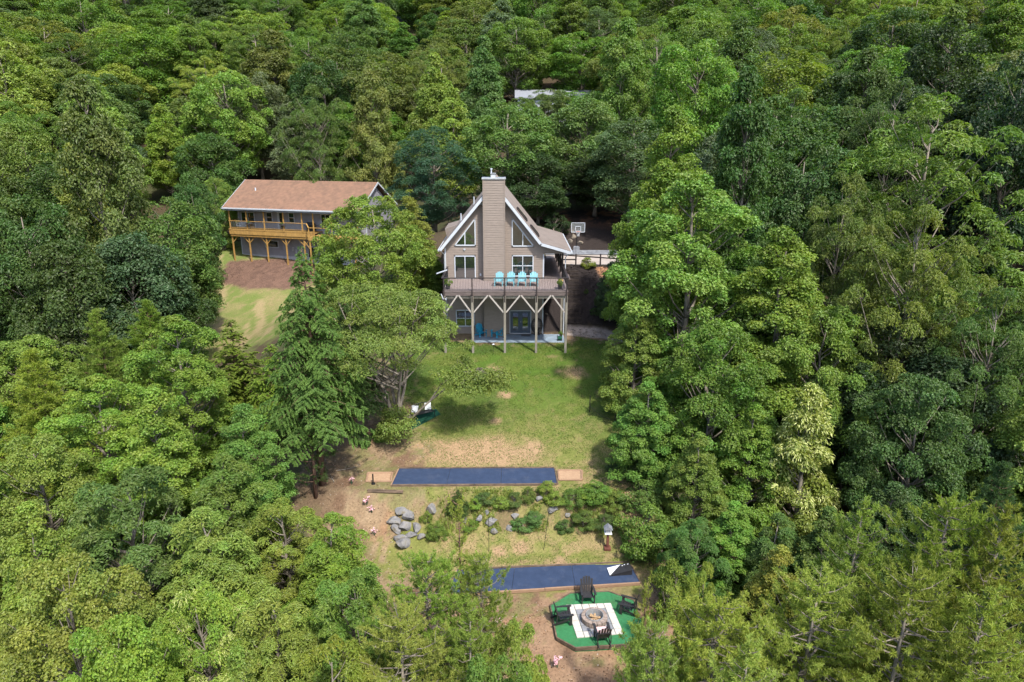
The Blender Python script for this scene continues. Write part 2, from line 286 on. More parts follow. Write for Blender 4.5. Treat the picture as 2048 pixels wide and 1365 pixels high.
def broad_tree(name, seed, H, base, R, env='round', n=150, cr=.85, per=210, L=.22, W=.15, lobes=.2, squash=.62, upb=.7, droop=.15, inner=.5, stems=1, flower=0, bark=None, jit=.5, lean=0, pale=0, extra=(), shift=(0, 0), limbs=(), spread=.33):
    rng = np.random.default_rng(seed); cc = clumps(rng, env, n, H-cr*.5, base, R-cr*.6, lobes, inner); n = len(cc)
    cc[:, 0] += shift[0]; cc[:, 1] += shift[1]; nmain = n
    if extra: cc = np.concatenate([cc, np.array(extra, float)]); n = len(cc)
    cs = cr*rng.uniform(.65, 1.3, n)*np.interp(cc[:, 2], [base, H*.9, H], [1, .9, .7])
    ax = nrm(np.stack([cc[:, 0], cc[:, 1], (cc[:, 2]-(base+(H-base)*.4))*.7], 1))
    cnt = np.maximum((per*(cs/cr)**2).astype(int), 20); ci = np.repeat(np.arange(n), cnt); N = len(ci)
    dr = nrm(rng.normal(0, 1, (N, 3))+ax[ci]*.75+np.array([0, 0, .45])); rr = cs[ci]*rng.uniform(.45, 1.08, N)**.6
    rr *= 1+.22*np.sin(dr[:, 0]*6+ci)*np.sin(dr[:, 1]*6+ci*2)
    p = cc[ci]+dr*rr[:, None]*np.array([1, 1, squash]); p[:, 2] -= (np.hypot(dr[:, 0], dr[:, 1])*rr)**2*droop/cr
    nn = nrm(dr*.55+np.array([0, 0, upb])+rng.normal(0, jit, (N, 3))); d = rng.normal(0, .8, (N, 3))+dr*.8-np.array([0, 0, .35])
    d -= nn*(d*nn).sum(1, keepdims=True)
    tint = np.zeros((N, 3)); tint[:, 0] = np.clip(.45+rng.normal(0, .17, N)+rng.normal(0, .10, n)[ci], 0, 1); tint[:, 1] = np.clip(rng.normal(.5, .22, N)+rng.normal(0, .2, n)[ci], 0, 1)
    Ls = L*rng.uniform(.7, 1.3, N); Ws = W*rng.uniform(.75, 1.2, N)
    if flower:
        fl = (cc[:, 2] > base+(H-base)*.25) & (rng.random(n) < flower); f = fl[ci] & (rng.random(N) < .5) & (dr[:, 2] > -.1)
        tint[f, 2] = rng.uniform(.45, 1, f.sum()); Ls[f] *= 1.35; Ws[f] *= .6; d[f] = rng.normal(0, .3, (f.sum(), 3))+dr[f]-np.array([0, 0, .8])
    if pale: f = rng.random(N) < pale; tint[f, 2] = .5
    crown = leaves(name+'_crown', p, d, nn, Ls, Ws, tint, LEAF)
    mb = MB(); tr = .014*H+.05
    for s in range(stems):
        a0 = s*2.4+seed; sp = 0 if stems == 1 else R*spread
        tops = []; K = 6
        off = Vector((math.cos(a0), math.sin(a0), 0))*sp+Vector((*shift, 0))*(stems > 1)
        pts = [Vector((0, 0, -.6))+off*.08]+[Vector((rng.normal(0, .12), rng.normal(0, .12), 0))+off*(i/K)**1.3+Vector((0, 0, H*.88*i/K)) for i in range(1, K+1)]
        mb.tube(pts, [tr*(1.25 if i == 0 else 1-.85*i/K)/(1 if stems == 1 else 1.5) for i in range(K+1)], 8)
        idx = [i for i in range(nmain) if i % stems == s]
        for i in idx[:int(60/stems)]:
            e = Vector(cc[i]); q = e-off*min(1, e.z/H); zz = max(base*.55, e.z-math.hypot(q.x, q.y)*(.9 if env != 'flat' else .8)-.3); f = min(zz/(H*.88), .98)*K
            j = int(f); st = pts[j+1].lerp(pts[min(j+2, K)], f-j) if False else pts[j].lerp(pts[min(j+1, K)], f-j)
            md = st.lerp(e, .55)+Vector((0, 0, -.08*(e-st).length)); r0 = tr*.34*(1-.6*zz/H)+.012
            mb.tube([st, st.lerp(md, .5)+Vector((rng.normal(0, .08), rng.normal(0, .08), 0)), md, e], [r0, r0*.75, r0*.5, .012], 4, False)
    for pts, r0 in limbs:
        mb.tube(pts, [r0*(1-.8*i/(len(pts)-1)) for i in range(len(pts))], 6, False)
        for e_ in cc[nmain:]:   # twigs from the big limb to its own leaf clumps
            k = min(range(1, len(pts)), key=lambda q: (Vector(pts[q])-Vector(e_)).length); w_ = Vector(pts[k]); e_ = Vector(e_)
            if (w_-e_).length < 2.2: mb.tube([w_, w_.lerp(e_, .5)+Vector((0, 0, .08)), e_], [.03, .02, .008], 3, False)
    return dict(crown=crown, trunk=mb.mesh(name+'_trunk', bark or BARK, True), H=H, R=R)
def fir_tree(name, seed, H, base, R, rows=34, L=.17, W=.05, dens=1.0, up=.18, droop=.25, env=.85, bark=None, gap=.15):
    """conifer: whorls of flat drooping sprays"""
    rng = np.random.default_rng(seed); P = []; D = []; Nn = []; T = []; mb = MB(); tr = .013*H+.04
    mb.tube([(0, 0, -.5), (0, 0, H*.3), (.05, 0, H*.6), (0, .03, H*.98)], [tr*1.2, tr*.8, tr*.5, .015], 8)
    for w in range(rows):
        t = w/(rows-1); z = base+(H-base)*t**.92; rl = R*(1-t)**env*(.9 if t > .1 else .75)+.12; nb = max(4, int(9-4*t))
        for b in range(nb):
            if rng.random() < gap: continue
            a = b*2*math.pi/nb+rng.random()*.8+w; ln = rl*rng.uniform(.65, 1.12); u = np.array([math.cos(a), math.sin(a), 0]); v = np.array([-u[1], u[0], 0])
            zz = z+rng.normal(0, .12); m = int(150*dens*ln*(.5+ln*.28)); s = rng.random(m)**.72*ln; ce = 0
            kb = max(5, int(ln*9)); sb = np.sort(rng.random(kb)**.8)*ln; sg_ = np.where(np.arange(kb) % 2 == 0, 1., -1.); bi = rng.integers(0, kb, m); rr_ = rng.random(m)**.8
            lb = (.14+.62*(sb/ln)**.5*(1.1-sb/ln)*ln*.6)*rng.uniform(.7, 1.25, kb); jz = rng.normal(0, .09, kb); s = sb[bi]+rr_*lb[bi]*.65; q = sg_[bi]*rr_*lb[bi]
            q = q+rng.normal(0, .035, m); zo = up*s-droop*s*s/max(ln, .5)-rr_**2*lb[bi]*.35+jz[bi]+rng.normal(0, .03, m)
            ce = rng.normal(0, .1)
            p = u*s[:, None]+v*(q+ce*s)[:, None]+np.array([0, 0, zz])+np.array([0, 0, 1])*zo[:, None]
            d = u*.8+v*(sg_[bi]*.8)[:, None]+rng.normal(0, .25, (m, 3))-np.array([0, 0, .25])
            P.append(p); D.append(d); Nn.append(np.array([0, 0, 1.])+rng.normal(0, .5, (m, 3))+u*.3)
            tt = np.zeros((m, 3)); tt[:, 0] = np.clip(.35+rng.normal(0, .13, m)+.22*(rr_ > .75), 0, 1); tt[:, 1] = np.clip(rng.normal(.45, .15, m)+.2*(rr_ > .8), 0, 1); T.append(tt)
            mb.tube([(0, 0, zz-.05), tuple(u*ln*.5+np.array([0, 0, zz+up*ln*.5-droop*ln*.25])), tuple(u*ln*.95+np.array([0, 0, zz+up*ln-droop*ln]))], [.035+.01*ln, .02, .008], 3, False)
    for k in range(int(H*.9)):   # dead lower limbs
        a = rng.random()*6.28; z = rng.uniform(base*.35, base*1.1); l = R*.5*rng.uniform(.4, 1)
        mb.tube([(0, 0, z), (math.cos(a)*l*.6, math.sin(a)*l*.6, z+.05), (math.cos(a)*l, math.sin(a)*l, z-.15)], [.03, .018, .006], 3, False)
    P = np.concatenate(P); k = len(P)
    crown = leaves(name+'_crown', P, np.concatenate(D), nrm(np.concatenate(Nn)), L*rng.uniform(.7, 1.3, k), W*rng.uniform(.8, 1.2, k), np.concatenate(T), NEEDLE)
    return dict(crown=crown, trunk=mb.mesh(name+'_trunk', bark or BARKR, True), H=H, R=R)
def pine_tree(name, seed, H, base, R, nbr=70, tuft=26, per=26, L=.16, W=.022, env='cone', bark=None, rise=.35, spread=.5):
    """open crowned pine: ascending limbs set with round tufts of needles"""
    rng = np.random.default_rng(seed); mb = MB(); tr = .011*H+.03; C_ = []; A_ = []
    mb.tube([(0, 0, -.5), (.06, 0, H*.35), (-.04, .06, H*.7), (0, 0, H)], [tr*1.2, tr*.8, tr*.45, .012], 7)
    for i in range(nbr):
        t = (i+.5)/nbr; z = base+(H-base)*t; a = i*2.39996+rng.normal(0, .3); ln = max(.25, R*float(ENV[env](np.array(t)))*rng.uniform(.6, 1.15))
        u = Vector((math.cos(a), math.sin(a), 0)); s0 = Vector((0, 0, z)); s1 = s0+u*ln*.5+Vector((0, 0, rise*.25*ln)); s2 = s0+u*ln+Vector((0, 0, rise*ln))
        mb.tube([s0, s1, s2], [.02+.012*ln, .018, .006], 3, False)
        m = max(3, int(tuft*ln/R)); f = rng.uniform(.25, 1, m)
        for q in f:
            c = (s0.lerp(s1, q*2) if q < .5 else s1.lerp(s2, q*2-1)); side = Vector((-u.y, u.x, 0))*rng.normal(0, spread*.45)*ln*min(1, 1.3-q)+Vector((0, 0, rng.normal(.03, .10)))+u*rng.normal(0, .08)
            e = c+side
            if rng.random() < .35: mb.tube([c, e], [.01, .005], 3, False)
            C_.append(tuple(e)); A_.append(tuple((u*.6+side*.9+Vector((0, 0, .55))).normalized()))
    for j in range(5): C_.append((0, 0, H-.12*j)); A_.append((0, 0, 1))
    cc = np.array(C_); ax = np.array(A_); n = len(cc); ci = np.repeat(np.arange(n), per); N = len(ci)
    ln = .26; s = rng.uniform(-.5, .5, N)*ln; d = nrm(ax[ci]*.55+rng.normal(0, .65, (N, 3)))
    p = cc[ci]+ax[ci]*s[:, None]+d*L*.5; nn = nrm(rng.normal(0, .7, (N, 3))+np.array([0, 0, .9]))
    tint = np.zeros((N, 3)); tint[:, 0] = np.clip(.5+rng.normal(0, .15, N)+rng.normal(0, .12, n)[ci], 0, 1); tint[:, 1] = np.clip(rng.normal(.55, .2, N), 0, 1)
    crown = leaves(name+'_crown', p, d, nn, L*rng.uniform(.7, 1.3, N), W, tint, NEEDLE)
    return dict(crown=crown, trunk=mb.mesh(name+'_trunk', bark or BARKR, True), H=H, R=R)
T = {}
T['oak_a'] = broad_tree('oak_a', 11, 15, 4, 5.2, 'round', 190, 1.0, 200, .24, .17, .22)
T['oak_b'] = broad_tree('oak_b', 12, 14, 3, 5.0, 'dome', 160, 1.15, 240, .24, .17, .28)
T['oak_c'] = broad_tree('oak_c', 13, 16, 4, 4.6, 'round', 150, 1.15, 240, .25, .16, .32, droop=.3)
T['oak_d'] = broad_tree('oak_d', 14, 17, 4, 5.0, 'ovoid', 190, 1.0, 200, .24, .16, .32, .55)
T['maple_a'] = broad_tree('maple_a', 21, 12, 1.2, 4.2, 'round', 185, .74, 340, .155, .125, .3, jit=.6)
T['linden'] = broad_tree('linden', 23, 11, .8, 4.7, 'round', 300, .72, 230, .155, .125, .14, jit=.6)
T['maple_b'] = broad_tree('maple_b', 22, 12, 1.0, 3.6, 'ovoid', 175, .68, 340, .155, .125, .32, jit=.6)
T['tulip_a'] = broad_tree('tulip_a', 31, 20, 2, 4.8, 'ovoid', 260, .88, 360, .18, .15, .32, jit=.65, inner=.4)
T['tulip_b'] = broad_tree('tulip_b', 32, 18, 1.5, 4.6, 'round', 260, .84, 340, .18, .15, .38, jit=.65, inner=.4)
T['poplar_far'] = broad_tree('poplar_far', 33, 16, 3, 3.6, 'cone', 190, .9, 230, .22, .16, .2)
T['spire'] = broad_tree('spire', 34, 11, .3, 1.7, 'cone', 130, .6, 240, .15, .08, .08, upb=.2)
T['hickory'] = broad_tree('hickory', 41, 17, 3, 6.0, 'round', 190, .95, 270, .25, .095, .38, squash=.36, droop=.35, inner=.3)
T['locust'] = broad_tree('locust', 42, 15, 2, 4.6, 'round', 190, .85, 260, .20, .09, .35, squash=.45, droop=.5, inner=.35)
_r = np.random.default_rng(77); _ex = [(3.2+3.1*t+_r.normal(0, .35), _r.normal(-.2, .8), 3.9+.9*t-1.4*t*t+_r.normal(0, .3)) for t in _r.random(30)]+[(.1+_r.normal(0, .4), -1.0+_r.normal(0, .35), 1.5+_r.normal(0, .45)) for i in range(12)]
T['cherry'] = broad_tree('cherry', 51, 9.8, 5.7, 5.0, 'flat', 165, .85, 400, .125, .075, .25, squash=.30, droop=.25, stems=6, inner=.15, upb=.7, extra=_ex, shift=(-1.0, .2), spread=.5,
    limbs=[([(.1, 0, .5), (.9, -.1, 1.3), (2.0, -.2, 2.4), (3.2, -.2, 3.4), (4.6, -.25, 4.1), (6.0, -.2, 3.7)], .095), ([(2.0, -.2, 2.4), (2.6, .4, 3.2), (3.6, .8, 3.9), (4.8, .9, 4.1)], .06), ([(.1, 0, .4), (.6, -.5, 1.2), (.3, -1.0, 1.9)], .05)])
T['beech'] = broad_tree('beech', 52, 9, .8, 3.4, 'dome', 140, .62, 310, .19, .08, .36, squash=.5, droop=.45)
T['chestnut'] = broad_tree('chestnut', 53, 10, .8, 3.2, 'ovoid', 145, .62, 310, .20, .075, .38, squash=.5, droop=.5)
T['sourwood'] = broad_tree('sourwood', 61, 9, .8, 2.2, 'ovoid', 130, .55, 260, .15, .10, .34, flower=.85)
T['bloom'] = broad_tree('bloom', 62, 9, 1, 3.4, 'dome', 145, .62, 300, .17, .075, .34, droop=.4, flower=.2)
T['shrub_a'] = broad_tree('shrub_a', 71, 2.4, .1, 1.4, 'dome', 60, .38, 150, .10, .07, .35)
T['shrub_b'] = broad_tree('shrub_b', 72, 1.2, .05, .8, 'dome', 34, .26, 120, .085, .05, .4, upb=.4)
T['hemlock'] = fir_tree('hemlock', 81, 13.6, 3.3, 3.9, 40, .13, .055, 2.2, .22, .30, .78, gap=.16)
T['fir'] = fir_tree('fir', 82, 10, .8, 2.6, 30, .20, .065, 1.1, .25, .25)
T['whitepine'] = pine_tree('whitepine', 91, 12, 1.5, 3.3, 120, 30, 24, .22, .04, 'cone', rise=.3)
T['pine_a'] = pine_tree('pine_a', 92, 9, .3, 3.0, 105, 24, 32, .15, .030, 'dome', rise=.45, spread=.5, bark=BARK)
T['pine_b'] = pine_tree('pine_b', 93, 9, .3, 2.8, 90, 24, 32, .15, .030, 'ovoid', rise=.6, spread=.5, bark=BARK)
T['sapling'] = pine_tree('sapling', 94, 6, .8, 1.4, 34, 10, 22, .15, .028, 'cone', rise=.5)
NAMES = dict(linden='linden_tree', oak='oak_tree', maple='maple_tree', tulip='tulip_tree', poplar='tulip_tree', spire='arborvitae_tree', hickory='hickory_tree', locust='locust_tree', cherry='cherry_tree', beech='beech_tree', chestnut='chestnut_tree', sourwood='sourwood_tree', bloom='flowering_tree', shrub='shrub', hemlock='hemlock_tree', fir='fir_tree', whitepine='pine_tree', pine='pine_tree', sapling='pine_sapling')
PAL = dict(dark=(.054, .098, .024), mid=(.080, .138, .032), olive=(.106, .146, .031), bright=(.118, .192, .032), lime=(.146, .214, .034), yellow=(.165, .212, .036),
           blue=(.050, .100, .044), grey=(.092, .128, .054), pine=(.168, .226, .044), shadowed=(.030, .058, .019), fir=(.100, .154, .038), cherry=(.098, .156, .028))  # darkest green: shade under the taller trees is put into the leaf colour
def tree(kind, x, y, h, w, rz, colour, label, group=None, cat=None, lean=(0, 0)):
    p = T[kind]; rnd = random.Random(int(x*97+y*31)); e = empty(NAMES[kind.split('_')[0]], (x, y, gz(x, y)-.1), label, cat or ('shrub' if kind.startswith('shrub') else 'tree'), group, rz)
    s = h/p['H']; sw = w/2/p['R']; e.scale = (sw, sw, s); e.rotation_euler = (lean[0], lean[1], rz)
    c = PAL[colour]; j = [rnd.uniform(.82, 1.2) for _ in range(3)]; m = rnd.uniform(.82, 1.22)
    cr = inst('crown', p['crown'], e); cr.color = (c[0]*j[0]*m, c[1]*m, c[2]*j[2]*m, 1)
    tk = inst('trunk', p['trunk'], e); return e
# ---------------------------------------------------------------- the trees: kind, x, y, height, width, turn, colour, label
HERO = [
('tulip_a',11.03,49,18.56,8.1,3.91,'bright','tall tulip tree rising highest behind the leafy mass right of the gabled house'),
('tulip_b',11.25,43,15.62,9.37,4.66,'bright','broad bright green tulip tree just right of the lawn, in front of the tallest one'),
('tulip_a',16.09,40,15.13,8.91,4.99,'bright','bright rounded tulip tree right of the broad one, left of the dark woods'),
('maple_a',9.93,50,11.44,6.04,5.92,'bright','leafy maple edging the driveway fence right of the mulch bank'),
('maple_a',18.18,38,11.92,6.43,4.65,'bright','bushy maple at the right shoulder of the bright tree mass'),
('maple_b',7.82,41.5,7.87,5.09,5.79,'bright','mid green maple overhanging the right edge of the upper lawn'),
('maple_a',11.36,36,10.04,6.71,0.18,'bright','bushy maple low in the middle of the bright tree mass right of the lawn'),
('maple_b',7.53,35,6.0,4.75,2.92,'bright','maple whose pale stems show above the dirt path right of the upper blue court'),
('maple_b',12.81,33.5,7.59,5.13,5.92,'bright','slender maple with bare grey stems left of the cream blossoming tree'),
('sourwood',15.22,32.5,9.98,4.8,4.08,'yellow','narrow sourwood tree covered in drooping cream blossom'),
('maple_b',9.45,31.5,6.37,3.87,5.66,'bright','small bright maple low at the wood edge left of the sourwood'),
('shrub_a',6.98,30.6,2.94,3.37,0.71,'bright','round bright shrub beside the right end of the lower blue court'),
('shrub_a',6.6,35.5,1.56,2.63,2.95,'dark','dark shrub at the lawn edge beside the right timber pit'),
('shrub_a',7.17,33,1.55,2.76,1.55,'mid','mid green shrub beside the curving dirt path'),
('maple_b',8.1,54.5,5.04,3.07,3.41,'grey','small greyish maple on the right edge of the black mulch bank'),
('hickory',27.65,47,21.17,13.84,3.6,'olive','huge yellow green hickory towering at the right edge of the photo'),
('hickory',21.12,44,17.03,7.33,0.08,'olive','tall spreading hickory with layered boughs in the gap right of the bright tulip trees'),
('hickory',23.19,39,17.68,8.61,1.36,'olive','layered hickory in front of the huge one at the right edge'),
('hickory',25.73,35,14.92,6.68,1.76,'mid','mid green hickory cut by the right edge of the photo, half way up'),
('oak_a',23.05,40,11.13,8.6,5.75,'shadowed','dark shaded oak in the hollow behind the sourwood'),
('oak_b',24.25,36,10.62,8.5,4.81,'shadowed','dark oak low on the right above the blue green pine'),
('oak_c',19.9,37,9.23,5.85,1.0,'shadowed','shaded narrow oak directly right of the sourwood'),
('oak_a',22.14,60,16.69,10.49,5.01,'mid','large rounded oak behind the bright tulip trees'),
('oak_b',17.41,56,14.7,8.73,0.87,'grey','greyish green oak behind the tallest tulip tree'),
('whitepine',20.77,26,9.68,4.99,3.88,'blue','blue green white pine at the right edge above the yellow pines'),
('pine_b',12.53,21.5,9.87,5.22,0.8,'pine','yellow green pine with pointed candles, leftmost at lower right'),
('pine_a',14.89,20.5,10.93,5.73,0.01,'pine','yellow green pine in the middle of the lower right corner'),
('pine_b',15.98,19.5,11.52,5.47,5.47,'pine','yellow green pine cut by the right edge at lower right'),
('pine_a',9.78,18.5,9.02,6.1,1.32,'pine','bushy yellow green pine low between the shrub and the corner pines'),
('pine_a',12.07,17.5,10.2,6.21,1.35,'pine','wide yellow green pine near the bottom right corner'),
('pine_b',13.6,16.5,10.65,5.91,6.17,'pine','nearest pine in the bottom right corner'),
('maple_b',10.48,23,6.63,3.6,5.48,'yellow','pale leaved bushy tree behind the bottom right pines'),
('beech',7.37,22.5,6.0,2.17,1.82,'lime','slim bright sapling right of the turf fire pit'),
('pine_a',6.49,18,8.71,6.0,6.04,'pine','soft yellow green pine right of the fire pit'),
('sapling',4.6,20,7.39,1.78,3.39,'pine','thin pine sapling standing against the right side of the fire pit'),
('pine_a',4.27,17,8.84,4.12,4.26,'pine','yellow green pine along the bottom edge below the fire pit'),
('pine_b',6.54,15.5,9.65,5.31,1.29,'pine','low pine at the bottom edge right of the fire pit'),
('sapling',-2.03,23,8.12,2.55,5.91,'pine','thin pine sapling in front of the boulders'),
('pine_a',-1.17,21.5,7.0,3.25,4.34,'pine','pine covering the left end of the lower blue court'),
('pine_a',-3.02,20.5,7.99,4.92,6.07,'pine','yellow green pine left of the lower blue court'),
('beech',0.18,19,7.14,2.69,5.61,'lime','small long leaved sapling at the bottom left of the fire pit'),
('pine_b',-1.35,18.5,8.1,3.84,1.88,'pine','pine left of the fire pit above the bottom edge'),
('pine_a',-3.52,18,8.25,5.32,2.27,'pine','dusky yellow green pine at the bottom, left of centre'),
('beech',-0.5,16.5,8.78,3.38,1.04,'lime','small long leaved tree at the bottom edge left of centre'),
('chestnut',-7.84,26,5.67,4.66,0.92,'lime','long leaved chestnut-like tree left of the boulders'),
('beech',-10.71,28,4.9,4.75,0.41,'lime','long leaved tree left of the boulder heap, next to the shady gap'),
('beech',-5.93,21.5,6.57,4.36,1.89,'lime','long leaved tree in the lower middle left'),
('chestnut',-8.53,20.5,6.77,4.75,3.79,'lime','wide long leaved tree at the bottom, right of the flowering one'),
('bloom',-10.89,20,7.64,4.1,0.02,'lime','tree with sprays of cream blossom at the bottom left'),
('beech',-5.62,17.5,8.04,4.02,4.26,'lime','long leaved tree on the bottom edge'),
('maple_b',-8.11,16.5,8.95,3.36,2.12,'bright','leafy tree on the bottom edge below the cream blossoms'),
('maple_a',-15.49,20,9.68,5.28,1.95,'lime','yellow green leafy tree in the bottom left corner'),
('maple_a',-11.99,17,10.03,4.33,5.14,'lime','light leafy tree at the bottom edge right of the corner tree'),
('maple_b',-19.28,24,9.06,4.7,3.02,'yellow','yellowish tree at the left edge near the bottom'),
('beech',-16.85,26.5,8.41,6.42,1.98,'olive','broad olive tree low on the left'),
('chestnut',-12.9,25,7.1,5.54,3.02,'lime','rounded tree low on the left above the cream blossoms'),
('tulip_a',-13.27,31,8.02,4.76,4.43,'bright','bright leafy tree left of the tall hemlock trunk'),
('chestnut',-13.64,29,6.88,5.04,0.36,'bright','bright tree in front of and below the one beside the hemlock'),
('tulip_b',-20.03,39,11.17,6.33,6.12,'bright','pointed bright tulip tree in the middle left, below the far lawn'),
('tulip_b',-22.16,34,10.14,6.22,0.14,'lime','yellow green tulip tree on the middle left'),
('maple_a',-23.07,30,9.24,5.65,4.71,'lime','mid green tree on the left edge below the middle'),
('whitepine',-28.17,38,10.73,7.47,5.31,'yellow','feathery yellowish pine at the left edge, half way down'),
('whitepine',-27.72,44,11.42,6.78,0.11,'lime','feathery light pine left of the pointed tulip tree'),
('fir',-19.69,46,7.37,6.75,4.95,'lime','fir just below the neighbour lawn'),
('fir',-15.6,42,6.24,5.59,2.3,'bright','fir between the neighbour lawn and the tall hemlock'),
('whitepine',-27.6,50,10.08,7.27,3.63,'bright','feathery pine between the neighbour lawn and the left woods'),
('hemlock',-10.72,34.6,13.4,6.92,0.06,'fir','tall dark hemlock with a bare reddish lower trunk left of the lawn'),
('hemlock',-9.7,38.6,9.03,5.05,0.29,'fir','smaller hemlock tucked between the tall one and the cherry tree'),
('sapling',-10.83,33.5,6.05,3.23,1.14,'dark','young dark conifer beside the hemlock trunk'),
('cherry',-7.09,39.3,9.99,10.32,0.0,'cherry','spreading many stemmed cherry tree overhanging the lawn'),
('linden',-11.04,54.5,10.52,9.15,1.23,'lime','round bright green tree between the two houses'),
('maple_b',-15.13,56,7.55,4.58,4.75,'bright','bright maple covering the right end of the neighbour deck'),
('spire',-8.71,59,8.18,3.78,5.84,'yellow','yellow green pointed arborvitae, tallest of the row beside the gabled house'),
('spire',-7.4,58,6.38,3.07,5.92,'yellow','shorter pointed arborvitae right of the tallest of the row'),
('spire',-6.61,57,4.33,2.13,2.16,'lime','lowest arborvitae of the row, nearest the gabled house wall'),
('locust',-8.25,73,11.26,10.32,2.23,'blue','blue green feathery locust behind the arborvitae row'),
('oak_a',-0.47,75,12.68,10.49,3.3,'mid','rounded oak directly behind the chimney'),
('poplar_far',-4.16,105,19.8,7.83,4.87,'mid','tall cone shaped tulip tree above the chimney'),
('poplar_far',-7.18,88,16.28,7.32,0.68,'lime','bright cone shaped tulip tree above left of the chimney'),
('poplar_far',-10.75,100,20.06,8.19,4.7,'bright','cone shaped tulip tree left of the tallest cone'),
('oak_d',-17.81,92,20.91,8.24,5.01,'olive','tree with a rusty tinged top above the neighbour roof end'),
('hickory',-25.72,94,20.46,9.77,5.4,'mid','layered tree above the middle of the neighbour roof'),
('oak_b',8.33,80,11.87,10.05,0.23,'mid','rounded oak behind the porch roof'),
('oak_c',11.98,70,11.74,9.37,5.94,'grey','greyish oak behind the basketball hoop'),
('oak_b',2.57,71.5,7.65,7.66,0.57,'shadowed','dark shaded oak right behind the porch roof, left of the hoop'),
('oak_c',8.93,74,6.86,8.99,2.14,'shadowed','dark shaded oak hanging over the basketball hoop'),
('shrub_a',4.39,70.5,2.26,3.62,3.84,'shadowed','dark shrub on the black bank between the porch roof and the hoop'),
('oak_a',4.46,84,8.69,7.12,5.77,'dark','dark oak on the slope between the chimney oak and the porch'),
('oak_a',5.74,116,8.51,7.64,2.13,'mid','rounded oak hiding the right part of the far grey roof'),
('oak_c',10.32,119,7.03,7.85,5.8,'bright','light oak right of the one hiding the far grey roof'),
('oak_b',14.03,117,6.83,7.31,3.42,'mid','oak over the right end of the hidden far house'),
('oak_c',1.26,114,8.06,5.95,1.96,'olive','olive oak just below the sliver of far grey roof'),
('beech',8.49,27.5,4.34,3.53,1.99,'mid','mid green young beech in the gap behind the lower blue court, right side'),
('maple_b',10.48,28.5,4.89,4.11,1.11,'bright','bright young maple behind the pines, left of the sourwood foot'),
('chestnut',11.99,27,5.75,3.91,0.49,'mid','young chestnut at the foot of the sourwood'),
('maple_b',13.67,26,6.97,4.21,0.93,'mid','leafy young maple between the sourwood foot and the pines'),
('shrub_a',7.25,26.2,3.16,2.06,4.33,'bright','bright shrub on the soil right of the lower blue court'),
('maple_b',18.15,29,7.0,5.35,6.26,'dark','dark young maple behind the lower right pines'),
('oak_b',-42.21,99,12.13,10.49,1.01,'mid','mid green oak behind the left end of the long house'),
('linden',-37.83,89,9.44,5.45,0.3,'bright','small bright round tree touching the left roof corner of the long house'),
('oak_a',20.26,80,17.73,10.91,6.2,'bright','bright feathery topped oak above the tall tulip tree'),
('oak_d',-36.77,62,27.27,9.88,3.35,'olive','very tall olive tree in the upper left with foliage down its trunk'),
('oak_c',-32.93,66,15.44,9.14,2.55,'mid','mid green oak left of the neighbour house'),
('oak_a',-35.93,78,13.8,6.19,1.49,'dark','dark rounded oak touching the left side of the neighbour house'),
('oak_b',-32.76,58,14.32,9.88,3.73,'blue','blue green oak above the pointed tulip tree'),
('oak_c',-31.98,68,9.47,5.07,5.19,'mid','oak leaning over the left edge of the neighbour lawn'),
('oak_b',-35.7,54,15.3,9.23,2.86,'dark','dark shaded oak on the middle left'),
('oak_a',-41.36,58,17.95,9.3,2.65,'dark','dark oak cut by the left edge, upper half'),
('oak_b',-30.85,60,10.27,7.21,0.35,'dark','low dark oak at the lower left edge of the neighbour lawn'),
]
